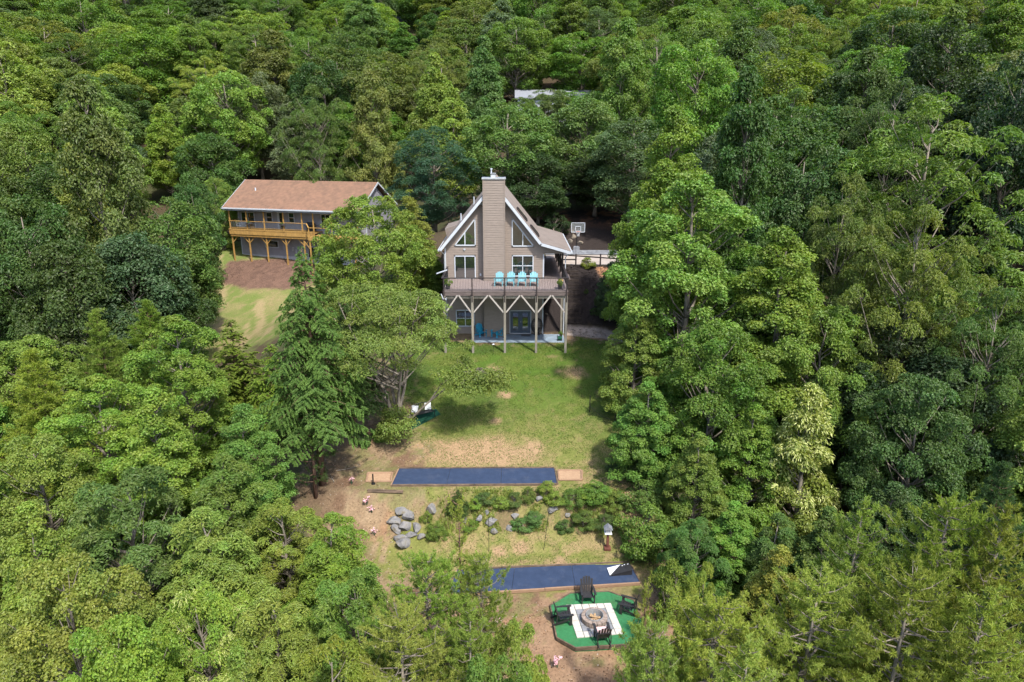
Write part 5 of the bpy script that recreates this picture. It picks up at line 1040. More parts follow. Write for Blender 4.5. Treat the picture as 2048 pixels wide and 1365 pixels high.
for u in (-.49, 18.45): MB().prism([(u, -.04, 6.55), (u, 5.2, 9.63), (u, 5.2, 9.83), (u, -.04, 6.75)], (.04, 0, 0)).build('bargeboard', WHITE, nb); MB().prism([(u, 5.2, 9.63), (u, 10.45, 6.52), (u, 10.45, 6.72), (u, 5.2, 9.83)], (.04, 0, 0)).build('bargeboard', WHITE, nb)
MB().tube([(2.35, 3.2, 8.5), (2.35, 3.2, 8.95)], .09, 8).build('roof_vent', WHITE, nb)
def nwin(name, a, b, c, d, bars=()): return win(name, rect(a, b, c, d), bars, .09, parent=nb, Y=Wv)
nwin('sliding_door', .45, 2.35, 3.95, 5.95, [((1.4, 3.95), (1.4, 5.95))]); nwin('window', 4.15, 4.95, 4.85, 6.0, [((4.15, 5.42), (4.95, 5.42))]); nwin('window', 7.35, 8.1, 4.85, 6.05, [((7.35, 5.45), (8.1, 5.45))])
dd = nwin('door', 5.75, 6.5, 3.95, 6.05); NB('door_leaf', WHITE, 5.75, 6.02, Wv-.065, Wv-.045, 3.95, 6.05, parent=dd)
nwin('basement_window', 3.55, 5.45, 1.6, 2.45); nwin('window', 11.9, 13.1, 4.3, 6.0, [((12.5, 4.3), (12.5, 6))]); nwin('basement_door', 9.7, 10.9, -.3, 1.9)
NB('meter_box', STEEL, 7.5, 7.75, Wv-.15, Wv-.03, 1.25, 1.75); NB('downspout', WHITE, 7.95, 8.03, Wv-.11, Wv-.03, -.4, 1.5)
# deck of the neighbour house
dk = MB(); v = .33
while v < Wv-.1: dk.box(.1, 12.0, v, v+.13, 3.86, 3.9); v += .14
tag(dk.build('deck_boards', YEL, nb), kind='stuff')
NB('rim_joist', YEL, 0, 11.9, .27, .32, 3.42, 3.88); NB('fascia_board', YEL, -.02, 11.9, .22, .268, 3.98, 4.14); NB('rim_joist', YEL, 0, .05, .32, Wv-.05, 3.42, 3.88)
NB('balcony', YEL, 11.9, 18.1, -.75, Wv-.05, 3.50, 3.62); NB('rim_joist', YEL, 11.85, 18.15, -.80, -.752, 3.22, 3.62); NB('rim_joist', YEL, 11.85, 11.9, -.75, .26, 3.22, 3.62); NB('beam', YEL, .1, 12, .36, .48, 3.15, 3.4)
NP = [.15, 2.6, 5.1, 7.85, 10.4]
for u in NP:
    gx_, gy_ = nb.matrix_basis @ Vector((u, .4, 0)) @ Vector((1, 0, 0)) if False else 0, 0
    w = nb.matrix_basis @ Vector((u, .42, 0)); NB('deck_post', YEL, u-.07, u+.07, .49, .63, gz(w.x, w.y)-.4, 3.40)
    for s in (-1, 1):
        if u+s*.9 > -.2: MB().bar((u+s*.07, .56, 2.35), (u+s*.85, .56, 3.18), .09, .05, up=(0, 1, 0)).build('brace', YEL, nb)
    NB('porch_post', YEL, u-.06, u+.06, .35, .47, 3.9, 6.4)
for u in (11.95, 14.4, 17.9):
    w = nb.matrix_basis @ Vector((u, -.6, 0)); NB('deck_post', YEL, u-.07, u+.07, -.70, -.56, gz(w.x, w.y)-.4, 3.22); NB('railing_post', YEL, u-.05, u+.05, -.78, -.68, 3.62, 4.72); NB('porch_post', YEL, u-.06, u+.06, .35, .47, 3.62, 6.4)
    MB().bar((u-.07, -.63, 2.2), (u-.8, -.63, 3.1), .09, .05, up=(0, 1, 0)).build('brace', YEL, nb)
NB('top_rail', YEL, .0, 11.0, .34, .48, 5.04, 5.10); NB('low_rail', YEL, .0, 11.0, .37, .42, 4.22, 4.28); NB('top_rail', YEL, 11.9, 18.1, -.80, -.66, 4.72, 4.78); NB('top_rail', YEL, 0, .1, .5, Wv-.06, 5.04, 5.10)
MB().bar((11.0, .4, 5.07), (11.95, -.73, 4.75), .13, .05).build('hand_rail', YEL, nb)
bl = MB(); u = .2
while u < 11: bl.box(u, u+.015, .39, .40, 4.28, 5.04); u += .16
tag(bl.build('balusters', STEEL, nb), kind='stuff')
def nbw(u, v, z): p = nb.matrix_basis @ Vector((u, v, z)); return (p.x, p.y, p.z)
sw = empty('porch_swing', nbw(1.4, 1.2, 3.9), 'white slatted porch swing at the left end of the neighbour deck', 'swing', rz=math.radians(-15.64))
for i in range(4): BX('seat_slat', WHITE, sw, -.65, .65, -.3+i*.14, -.18+i*.14, .45, .48)
for i in range(4): MB().bar((-.65, .27+i*.02, .58+i*.14), (.65, .27+i*.02, .58+i*.14), .10, .02, up=(0, 1, 0)).build('back_slat', WHITE, sw)
for s in (-1, 1): MB().bar((s*.66, -.32, .70), (s*.66, .3, .72), .06).build('arm', WHITE, sw); MB().bar((s*.66, -.3, .45), (s*.66, -.3, .7), .05).build('arm_post', WHITE, sw); MB().tube([(s*.66, 0, .7), (s*.66, 0, 2.45)], .012, 4).build('chain', STEEL, sw)
gr = empty('barbecue_grill', nbw(10.9, 1.5, 3.9), 'black covered barbecue on the neighbour deck beside the step rail', 'grill', rz=math.radians(-15.64))
BX('cabinet', BLACK, gr, -.45, .45, -.3, .3, .08, .8, bevel=.03); MB().tube([(-.45, .0, .86), (.45, .0, .86)], .33, 12).build('hood', BLACK, gr); BX('side_shelf', BLACK, gr, -.8, -.46, -.25, .25, .74, .79); BX('side_shelf', BLACK, gr, .46, .8, -.25, .25, .74, .79)
for u in (3.0, 7.75):
    bxp = empty('flower_box', nbw(u, .26, 4.78), 'dark planter box hung on the %s of the honey timber rail' % ('left part' if u < 4 else 'middle'), 'planter', rz=math.radians(-15.64))
    BX('trough', TERRA, bxp, -.4, .4, -.12, .05, -.02, .18)
    f = inst('plants', T['shrub_b']['crown'], bxp, (0, -.04, .12), (0, 0, 1), (.3, .12, .2)); f.color = (*PAL['mid'], 1)
# ---------------------------------------------------------------- half hidden house on the hillside
hh = empty('hillside_house', (8.5, 131, 16.4), 'pale grey roofed house almost hidden among trees high above the chimney', 'house')
MB().prism([(-8, -5, 5.1), (8, -5, 5.1), (8, 0, 6.6), (-8, 0, 6.6)], (0, .0, -.2)).build('roof', ROOF2, hh); MB().prism([(-8, 0, 6.6), (8, 0, 6.6), (8, 5, 5.1), (-8, 5, 5.1)], (0, 0, -.2)).build('roof', ROOF2, hh)
BX('wall', WHITE, hh, -7.5, 7.5, -4.5, 4.5, -2, 4.9)
for x in (-6, -3, 0, 3, 6):
    w_ = BX('window', GLASS, hh, x-.6, x+.6, -4.53, -4.505, 2.6, 4.0)
# ---------------------------------------------------------------- chairs
def adirondack(m, label, group, cush=None):
    e = empty('adirondack_chair', (0, 0, 0), label, 'chair', group)
    for i in range(5):
        y = -.36+i*.115; z = .38-i*.022; BX('seat_slat', m, e, -.25, .25, y, y+.10, z, z+.02)
    for i in range(5):
        x = (i-2)*.105; fx = x*1.18; h = 1.0-abs(i-2)**2*.03; MB().bar((x, .17, .27), (fx, .17+(h-.27)*.38, h), .098, .02, up=(0, -1, .2)).build('back_slat', m, e)
    MB().bar((-.29, .33, .62), (.29, .33, .62), .05, .03).build('back_rail', m, e)
    for s in (-1, 1):
        MB().prism([(s*.25, -.42, .56), (s*.37, -.42, .56), (s*.35, .05, .56), (s*.30, .34, .56), (s*.25, .34, .56)], (0, 0, .022)).build('arm', m, e)
        BX('leg', m, e, s*.29-.02, s*.29+.02, -.36, -.24, 0, .558); MB().bar((s*.26, -.36, .34), (s*.26, .52, .03), .03, .10).build('leg', m, e)
        MB().bar((s*.29, .30, .55), (s*.29, .34, .12), .03, .05).build('rear_support', m, e)
    if cush: BX('cushion', cush, e, -.24, .24, -.34, .16, .40, .45, bevel=.02)
    return e
c0 = adirondack(TURQ, 'pale turquoise adirondack chair on the upper deck, leftmost of four', 'pale turquoise chairs on the upper deck')
dl = ['leftmost of four', 'second from the left', 'third from the left', 'rightmost of four']
for i, x in enumerate((-.98, -.11, .76, 1.66)):
    o = c0 if i == 0 else copy_tree(c0); o.location = (x, 50.75+random.uniform(-.04, .04), DZ); o.rotation_euler.z = random.uniform(-.16, .16); o['label'] = 'pale turquoise adirondack chair on the upper deck, '+dl[i]
c1 = adirondack(TEAL, 'bright blue adirondack chair on the patio, left of the plant and facing right', 'bright blue chairs on the patio under the deck'); c1.location = (-2.48, 52.55, 0); c1.rotation_euler.z = .55
c2 = copy_tree(c1); c2.location = (-1.2, 52.4, 0); c2.rotation_euler.z = -.75; c2['label'] = 'bright blue adirondack chair on the patio, right of the plant and facing left'
fc = 'black chairs round the fire pit'
k1 = adirondack(BLACKP, 'black adirondack chair at the top edge of the green turf, facing the fire pit', fc); k1.location = (3.55, 27.25, -5.44); k1.rotation_euler.z = .05
k2 = copy_tree(k1); k2.location = (2.30, 25.75, -5.44); k2.rotation_euler.z = math.pi/2+.1; k2['label'] = 'black adirondack chair left of the fire pit, its back to the turf edge'
k3 = adirondack(BLACKP, 'black adirondack chair with a pinkish cushion at the near side of the fire pit', fc, PINKC); k3.location = (3.92, 24.55, -5.44); k3.rotation_euler.z = math.pi+.12
k4 = copy_tree(k1); k4.location = (5.35, 26.4, -5.44); k4.rotation_euler.z = -math.pi/2-.35; k4['label'] = 'black adirondack chair right of the fire pit, half behind a pine sapling'
# ---------------------------------------------------------------- small patio and deck things
def plant_pot(x, y, z, label, flow=None, s=1):
    e = empty('potted_plant', (x, y, z), label, 'plant pot')
    MB().tube([(0, 0, 0), (0, 0, .28*s)], [.11*s, .15*s], 10).build('pot', TERRA, e)
    f = inst('foliage', T['shrub_b']['crown'], e, (0, 0, .24*s), (0, 0, x), (.32*s, .32*s, .36*s)); f.color = (*PAL['bright'], 1)
    if flow:
        m = MB(); r = random.Random(1)
        for k in range(40):
            a = r.random()*6.28; q = r.uniform(0, .24)*s; p = Vector((math.cos(a)*q, math.sin(a)*q, (.5+r.uniform(0, .16))*s)); u = Vector((r.gauss(0, 1), r.gauss(0, 1), .3)).normalized()*.035; v = u.cross(Vector((0, .5, 1))).normalized()*.03; m.poly([p-u, p-v, p+u, p+v])
        tag(m.build('blossoms', flow, e), kind='stuff')
    return e
plant_pot(-4.75, 49.6, DZ, 'potted green plant at the left end of the upper deck', s=1.25); plant_pot(3.55, 49.5, DZ, 'dark pot of yellow flowers at the right end of the upper deck', YELF, s=1.15)
plant_pot(-1.82, 52.75, 0, 'spiky potted plant between the two bright blue patio chairs', s=1.1); plant_pot(3.9, 52.3, 0, 'small potted plant beside the right end of the patio', s=.8)
for x, l, h in ((-1.66, 'taller white candle jar behind the plant between the patio chairs', .62), (-1.46, 'shorter white candle jar beside the right patio chair', .5)):
    e = empty('candle_lantern', (x, 53.0, 0), l, 'lantern'); MB().tube([(0, 0, 0), (0, 0, h-.2)], .03, 6).build('stand', STEEL, e); MB().tube([(0, 0, h-.2), (0, 0, h)], [.05, .055], 8).build('jar', CREAM, e)
BXm = tag(BX('doormat', BLACK, None, .75, 1.45, 52.55, 52.95, .004, .03), 'black doormat in front of the blue grey french doors', 'doormat')
eg = empty('egg_chair', (2.0, 52.75, 0), 'round black wicker egg chair beside the french doors', 'chair')
m = MB()
for k in range(14):
    a = -1.35+2.7*k/13; m.tube([(math.sin(a)*.46*math.sin(t), .25-math.cos(a)*.0+.28*abs(math.sin(t))*math.cos(a), .78+.62*math.cos(t)) for t in np.linspace(.05, 3.09, 12)], .014, 4, False)
for k in range(10):
    t = .3+2.55*k/9; m.tube([(math.sin(a)*.46*math.sin(t), .25+.28*abs(math.sin(t))*math.cos(a), .78+.62*math.cos(t)) for a in np.linspace(-1.35, 1.35, 8)], .014, 4, False)
m.build('wicker_shell', BLACK, eg); MB().tube([(math.sin(t)*.46, .22, .78+.62*math.cos(t)) for t in np.linspace(0, 6.283, 20)], .03, 6).build('rim', BLACK, eg)
MB().tube([(0, .25, .3), (0, .25, .45)], [.30, .33], 10).build('seat_cushion', TERRA, eg); MB().tube([(0, .3, .02), (0, .3, .3)], [.3, .08], 10).build('base', BLACK, eg)
def rock(name, loc, sx, sy, sz, seed, label=None, cat='rock', group=None, m=ROCK, rz=0):
    b = bmesh.new(); bmesh.ops.create_icosphere(b, subdivisions=2, radius=1); r = np.random.default_rng(seed)
    planes = [(Vector(r.normal(0, 1, 3)).normalized(), r.uniform(.42, .72)) for _ in range(11)]
    for v in b.verts:
        for n_, d in planes:
            q = v.co.dot(n_)
            if q > d: v.co -= n_*(q-d)
        v.co = Vector((v.co.x*sx, v.co.y*sy, v.co.z*sz))*(1+r.normal(0, .02))
    me = bpy.data.meshes.new(name); b.to_mesh(me); b.free(); me.materials.append(m); o = inst(name, me, None, loc, (r.uniform(-.2, .2), r.uniform(-.2, .2), rz))
    return tag(o, label, cat, group) if label else o
# stones heaped under the side porch
rr = random.Random(12)
for i in range(9):
    rock('fieldstone', (2.75+rr.random()*1.1, 54.6+rr.random()*.9, .35+i*.13), .24, .2, .16, 40+i, 'tan fieldstone heaped on the bank under the side porch', 'stone', 'tan stones under the side porch', STONEP)
hr = empty('hose_reel', (3.75, 51.4, 0), 'dark hose reel at the right corner of the patio', 'hose reel'); MB().tube([(-.15, 0, .18), (.15, 0, .18)], .15, 12).build('drum', TURFD, hr); BX('foot', BLACK, hr, -.2, .2, -.12, .12, 0, .04); MB().bar((-.18, 0, .02), (-.18, 0, .42), .03).bar((.18, 0, .02), (.18, 0, .42), .03).build('handle', BLACK, hr)
pl = empty('path_light', (-1.4, 48.9, gz(-1.4, 48.9)), 'small white topped path light on a stake in the lawn below the deck', 'garden light'); MB().tube([(0, 0, -.1), (0, 0, .55)], .012, 6).build('stake', BLACK, pl); MB().tube([(0, 0, .55), (0, 0, .62), (0, 0, .66)], [.05, .10, .02], 10).build('lamp_head', CREAM, pl)
TIMD = mat('dark_step_timber', (.05, .04, .035), .2, 6, .95, .1, col2=(.028, .022, .02))
# steps up the black mulch bank
st = empty('timber_steps', (4.95, 54.2, gz(4.95, 54.2)), 'dark timber steps climbing the black mulch bank beside the porch', 'steps')
for i in range(12):
    t = i/11; y = 54.2+4.0*t; z = gz(5.1, y)+.06; o = MB().box(4.55, 5.75+.0*t, y, y+.10, z-.16, z+.06).box(4.55, 5.75, y+.1, y+.34, z+.0, z+.075).build('step', TIMD, st); o.location = -Vector(st.location)
# fence along the drive
def rail_fence(x0, x1, y, label, posts, rails):
    e = empty('rail_fence', (x0, y, gz(x0, y)), label, 'fence')
    for x in posts: zz = gz(x, y)-e.location.z; BX('post', DARKW, e, x-x0-.06, x-x0+.06, -.06, .06, zz-.2, zz+1.05)
    for a, b, h in rails: za = gz(a, y)-e.location.z; zb = gz(b, y)-e.location.z; MB().bar((a-x0, -.08, za+h), (b-x0, -.08, zb+h), .04, .11).build('rail', DARKW, e)
    return e
rail_fence(4.3, 17, 59.3, 'dark brown rail fence along the near side of the driveway', [4.4, 5.6, 7.75, 10, 12.3, 14.6, 17], [(4.3, 17, .98), (4.3, 17, .14), (4.3, 5.6, .56)])
# basketball hoop
bh = empty('basketball_hoop', (6.25, 66.1, gz(6.25, 66.1)+.05), 'portable basketball hoop with a clear white framed backboard beyond the driveway', 'basketball hoop')
MB().prism([(-.45, -.35, 0), (.45, -.35, 0), (.3, .5, 0), (-.3, .5, 0)], (0, 0, .02)).prism([(-.3, -.3, .02), (.3, -.3, .02), (.16, .2, .02), (-.16, .2, .02)], (0, .08, .55)).build('base', CURB, bh)
MB().tube([(0, .35, .1), (.05, .1, 1.4), (.1, -.1, 2.2)], .05, 8).build('pole', BLACK, bh)
bb = MB()
for a, b in (((-.66, 1.98), (.66, 1.98)), ((-.66, 2.86), (.66, 2.86)), ((-.64, 1.98), (-.64, 2.86)), ((.64, 1.98), (.64, 2.86)), ((-.27, 2.08), (.27, 2.08)), ((-.27, 2.52), (.27, 2.52)), ((-.25, 2.08), (-.25, 2.52)), ((.25, 2.08), (.25, 2.52))): bb.bar((a[0]+.1, -.2, a[1]), (b[0]+.1, -.2, b[1]), .055, .04, up=(0, 1, 0))
bf = bb.build('backboard_frame', WHITE, bh); GL2, _nt, _b = nmat('clear_acrylic', .1, .5); _b.inputs['Base Color'].default_value = (.55, .6, .6, 1); _b.inputs['Alpha'].default_value = .10
BX('backboard_panel', GL2, bf, -.54, .74, -.19, -.18, 1.98, 2.86)
ORG = mat('orange_rim', (.55, .13, .04), .1, 5, .4, .4); MB().tube([(.1+.2*math.cos(t), -.45+.2*math.sin(t), 2.06) for t in np.linspace(0, 6.283, 17)], .012, 5).build('rim', ORG, bh)
nm_ = MB()
for k in range(12):
    t = k*math.pi/6; nm_.tube([(.1+.2*math.cos(t), -.45+.2*math.sin(t), 2.05), (.1+.13*math.cos(t+.26), -.45+.13*math.sin(t+.26), 1.85), (.1+.1*math.cos(t), -.45+.1*math.sin(t), 1.62)], .011, 3)
nm_.build('net', CREAM, bh)
for i, (x, y, s) in enumerate(((5.9, 69.2, .38), (6.3, 69.8, .3), (6.9, 69.0, .34), (6.2, 70.4, .28))): rock('pale_boulder', (x, y, gz(x, y)+.1), s, s*.8, s, 60+i, 'pale rough rock on the dark bank behind the basketball hoop', 'rock', 'pale rocks behind the hoop', STONEP)
# bench, mat, pillows
gb = gz(-5.75, 40.75); bz = .55
def surf(name, pts, m, h, label, cat=None, kind=None, th=.0, **k):
    """thin sheet laid on the ground inside polygon pts"""
    P = np.array(pts); a = P.min(0); b = P.max(0); n = 14; mbx = MB(); c = P.mean(0)
    ring = []
    for i in range(len(P)):
        for t in (0, .25, .5, .75): q = P[i]*(1-t)+P[(i+1) % len(P)]*t; ring.append(q)
    for r_ in range(5): 
        for q in ring: w = c+(q-c)*(1-r_/5); mbx.v.append((w[0], w[1], gz(w[0], w[1])+h))
    mbx.v.append((c[0], c[1], gz(c[0], c[1])+h)); R_ = len(ring)
    for r_ in range(4):
        for i in range(R_): j = (i+1) % R_; mbx.f.append((r_*R_+i, r_*R_+j, (r_+1)*R_+j, (r_+1)*R_+i))
    for i in range(R_): mbx.f.append((4*R_+i, 4*R_+(i+1) % R_, 5*R_))
    o = mbx.build(name, m); return tag(o, label, cat, kind=kind)
surf('turf_mat', [(-7.15, 40.05), (-6.3, 39.75), (-4.65, 41.2), (-5.0, 41.75), (-5.7, 41.6)], TURFD, .035, 'dark green turf mat under the black bench on the lawn', 'mat')
bn = empty('garden_bench', (-5.75, 40.85, gb+.04), 'black metal two seat bench holding two pale pillows beside the cherry tree', 'bench', rz=bz)
for i in range(4): BX('seat_slat', BLACK, bn, -.68, .68, -.28+i*.13, -.17+i*.13, .42, .45)
for i in range(9): x = -.62+i*.155; MB().bar((x, .24, .45), (x, .33, .92-.002*(i-4)**2*4), .04, .02).build('back_slat', BLACK, bn)
MB().tube([(-.68, .33, .84), (-.35, .34, .92), (0, .34, .95), (.35, .34, .92), (.68, .33, .84)], .025, 6).build('back_rail', BLACK, bn)
for s in (-1, 1):
    MB().tube([(s*.70, -.3, .45), (s*.70, -.32, .66), (s*.70, .0, .68), (s*.70, .3, .66)], .022, 6).build('arm', BLACK, bn)
    for y in (-.28, .28): MB().tube([(s*.66, y, .43), (s*.70, y*1.15, 0)], .024, 6).build('leg', BLACK, bn)
def pillow(u, v, w, tilt, label):
    b = bmesh.new(); bmesh.ops.create_grid(b, x_segments=8, y_segments=8, size=.23); vs = list(b.verts); ext = bmesh.ops.extrude_face_region(b, geom=b.faces[:])
    for v_ in [g for g in ext['geom'] if isinstance(g, bmesh.types.BMVert)]: v_.co.z += .001
    for v_ in b.verts:
        s = (1-(abs(v_.co.x)/.23)**2.5)*(1-(abs(v_.co.y)/.23)**2.5); v_.co.z = (.075*s) * (1 if v_.co.z > .0005 else -1); f = 1-.10*(1-abs(v_.co.x*v_.co.y)/.053)**2*(s < .01); v_.co.x *= f; v_.co.y *= f
    me = bpy.data.meshes.new('throw_pillow'); b.to_mesh(me); b.free(); me.materials.append(CREAM)
    for p in me.polygons: p.use_smooth = True
    p = bn.matrix_basis @ Vector((u, v, w)); o = inst('throw_pillow', me, None, p, (math.radians(72), tilt, bz)); return tag(o, label, 'pillow', 'pale pillows on the garden bench')
pillow(-.5, .14, .70, .3, 'pale blue white pillow standing at the left end of the bench'); pillow(.42, .16, .70, .08, 'pale blue white pillow leaning at the right end of the bench')
# ---------------------------------------------------------------- play courts
def court(name, label, cr, z, front=TIMB, back=TIMB, seams=(.33, .66)):
    """cr: corners back-left, back-right, front-right, front-left"""
    c = [Vector((x, y, z)) for x, y in cr]; e = empty(name, (cr[0][0], cr[0][1], z), label, 'bocce court'); off = -Vector(e.location)
    for i in range(3):   # carpet strips butted together
        t0 = [0, seams[0], seams[1]][i]+(.0008 if i else 0); t1 = [seams[0], seams[1], 1][i]-.0008
        a, b = c[0].lerp(c[1], t0), c[0].lerp(c[1], t1); d, g_ = c[3].lerp(c[2], t1), c[3].lerp(c[2], t0)
        o = MB().prism([a, b, d, g_], (0, 0, .03)).build('carpet_strip', BLUE, e); o.location = off
    for a, b, m in ((c[0], c[1], back), (c[3], c[2], front)):
        n = 4; s = Vector((0, .06 if a is c[0] else -.06, 0))
        for i in range(n):
            p, q = a.lerp(b, i/n+.001), a.lerp(b, (i+1)/n-.001); j = Vector((0, random.uniform(-.012, .012), random.uniform(-.008, .008)))
            o = MB().bar(p+s+j+Vector((0, 0, .01)), q+s+j+Vector((0, 0, .01)), .09, .15).build('edge_board', m, e, bevel=.006); o.location = off
    for a, b, sx in ((c[0], c[3], -.05), (c[1], c[2], .05)): o = MB().bar(a+Vector((sx, 0, -.02)), b+Vector((sx, 0, -.02)), .07, .10).build('end_board', TIMB if sx > 0 else TIMBL, e); o.location = off
    return e
court('bocce_court', 'long blue carpeted court at the foot of the upper lawn', [(-6.6, 36.06), (2.47, 36.12), (2.52, 34.27), (-6.72, 34.12)], -3.21)
court('bocce_court', 'blue carpeted court with the bean bag board, just above the fire pit', [(-2.75, 29.42), (6.0, 30.02), (6.25, 28.45), (-3.1, 27.55)], -5.40, TIMBL, TIMB)
def pit(label, cr, z):
    e = empty('horseshoe_pit', (cr[0][0], cr[0][1], z), label, 'sand pit'); off = -Vector(e.location); c = [Vector((x, y, z)) for x, y in cr]
    o = MB().prism(c, (0, 0, .025)).build('sand_bed', SAND, e); o.location = off
    for a, b in zip(c, c[1:]+c[:1]): o = MB().tube([a+Vector((0, 0, .03)), b+Vector((0, 0, .03))], .065, 7).build('timber', TIMBL, e); o.location = off
    return e
pit('timber edged sand pit left of the upper blue court', [(-8.35, 35.6), (-6.95, 35.6), (-6.85, 34.6), (-8.25, 34.6)], -3.24); pit('timber edged sand pit right of the upper blue court', [(2.68, 35.85), (4.06, 35.85), (3.97, 34.75), (2.66, 34.75)], -3.22)
hs = empty('horseshoe_stake', (-7.8, 34.35, -3.25), 'short black stake standing at the left sand pit', 'stake'); MB().tube([(0, 0, -.1), (0, 0, .62)], .04, 8).build('post', BLACK, hs); MB().tube([(0, 0, 0), (0, 0, .05)], .12, 10).build('collar', BLACK, hs)
lg = empty('landscape_timber', (-7.0, 33.55, gz(-7, 33.55)), 'dark timber lying on the dirt below the left sand pit', 'timber', rz=-.06); MB().bar((-1.0, .05, .06), (1.0, .05, .05), .11, .10).build('beam', TIMB, lg, bevel=.01); MB().bar((-.95, -.09, .04), (1.02, -.07, .04), .08, .08).build('split_rail', TIMB, lg, bevel=.01)
# bean bag board
cb = empty('cornhole_board', (5.38, 29.27, -5.362), 'black and white bean bag board on the right end of the lower blue court', 'game board', rz=.10)
Mb = Matrix.Rotation(-math.atan2(.24, 1.12), 4, 'Y')
pb = MB(); pb.box(-.58, .58, -.31, .31, -.02, 0, Mb); o = pb.build('board', BLACKP, cb); o.location = (0, 0, .17)
o = MB().prism([Mb @ Vector(p) for p in ((-.58, -.31, .003), (.10, .31, .003), (-.58, .31, .003))], (0, 0, .003)).build('white_triangle', CREAM, cb); o.location = (0, 0, .17)
for p in ((.18, .20), (.30, .24), (.47, .22)): q = MB().prism([Mb @ Vector((p[0]+.04*math.cos(t), p[1]+.03*math.sin(t), .003)) for t in (0, 1.2, 2.6, 4.2, 5.3)], (0, 0, .003)).build('white_mark', CREAM, cb); q.location = (0, 0, .17)
q = MB().tube([Mb @ Vector((.33, 0, .002)), Mb @ Vector((.33, 0, .004))], .075, 16).build('hole', BLACK, cb); q.location = (0, 0, .17)
for s in (-.29, .29): q = MB().prism([(-.55, s, .0), (.56, s, .0), (.56, s, .27), (-.55, s, .03)], (0, .02, 0)).build('side_frame', BLACKP, cb)
# ---------------------------------------------------------------- fire pit
OC = [(1.78, 26.85), (2.78, 27.72), (4.62, 27.86), (5.75, 27.2), (5.95, 25.2), (5.45, 24.35), (2.72, 24.10), (1.95, 24.72)]
fp = empty('turf_platform', (3.8, 26, -5.44), 'eight sided green turf platform with timber edge round the fire pit', 'platform'); off = -Vector(fp.location)
def cut(poly, a, b, keep):   # clip polygon by x>=a, x<=b
    for ax, s in ((a, 1), (b, -1)):
        out = []
        for p, q in zip(poly, poly[1:]+poly[:1]):
            ip = (p[0]-ax)*s >= 0; iq = (q[0]-ax)*s >= 0
            if ip: out.append(p)
            if ip != iq: t = (ax-p[0])/(q[0]-p[0]); out.append((ax, p[1]+(q[1]-p[1])*t))
        poly = out
    return poly
for a, b in ((0, 2.95), (2.953, 4.75), (4.753, 7)):
    o = MB().prism([(x, y, -5.70) for x, y in cut(OC, a, b, 1)], (0, 0, .26)).build('turf_panel', TURF, fp); o.location = off
for (a, b) in zip(OC, OC[1:]+OC[:1]): o = MB().bar((a[0], a[1], -5.50), (b[0], b[1], -5.50), .06, .17).build('edge_board', TIMB, fp); o.location = off
ps = empty('paver_patio', (3.75, 25.9, -5.438), 'square of pale pavers with grey middle under the fire ring', 'pavers'); A0, B0, C0, D0 = [Vector((*p, 0)) for p in ((2.52, 26.85), (4.63, 26.98), (4.92, 24.92), (2.83, 24.66))]
NPV = 6
for i in range(NPV):
    for j in range(NPV):
        def Q(s, t): return A0.lerp(B0, s).lerp(D0.lerp(C0, s), t)
        g_ = .006; s0, s1, t0, t1 = i/NPV+g_, (i+1)/NPV-g_, j/NPV+g_, (j+1)/NPV-g_; inner = 0 < i < NPV-1 and 0 < j < NPV-1
        o = MB().prism([Q(s0, t0), Q(s1, t0), Q(s1, t1), Q(s0, t1)], (0, 0, .035+random.uniform(0, .006))).build('paver', PAVG if inner else PAVW, ps); o.location = (-ps.location.x, -ps.location.y, 0)
fr = empty('fire_ring', (3.72, 25.78, -5.40), 'round stone block fire ring with a steel liner and logs', 'fire pit')
for c_ in range(2):
    for k in range(15):
        a0 = (k+c_*.5)*2*math.pi/15+.02; a1 = (k+1+c_*.5)*2*math.pi/15-.02; r0, r1 = .40, .58+random.uniform(-.008, .012)
        MB().prism([(math.cos(t)*r, math.sin(t)*r, c_*.125) for r, t in ((r1, a0), (r1, (a0+a1)/2), (r1, a1), (r0, a1), (r0, a0))], (0, 0, .12)).build('block', BLOCK, fr)
m = MB()
for k in range(24):
    a0, a1 = k*math.pi/12, (k+1)*math.pi/12; m.prism([(math.cos(t)*r, math.sin(t)*r, .02) for r, t in ((.395, a0), (.395, a1), (.38, a1), (.38, a0))], (0, 0, .30))
m.build('steel_liner', STEEL, fr); MB().tube([(0, 0, 0), (0, 0, .03)], .37, 16).build('ash_bed', ASH, fr)
for i, (a, l) in enumerate(((.3, .28), (1.4, .26), (2.3, .25), (-.5, .22))): MB().tube([(-math.cos(a)*l, -math.sin(a)*l, .06+.03*i), (math.cos(a)*l, math.sin(a)*l, .10+.04*i)], .045, 6).build('log', WOODL, fr)
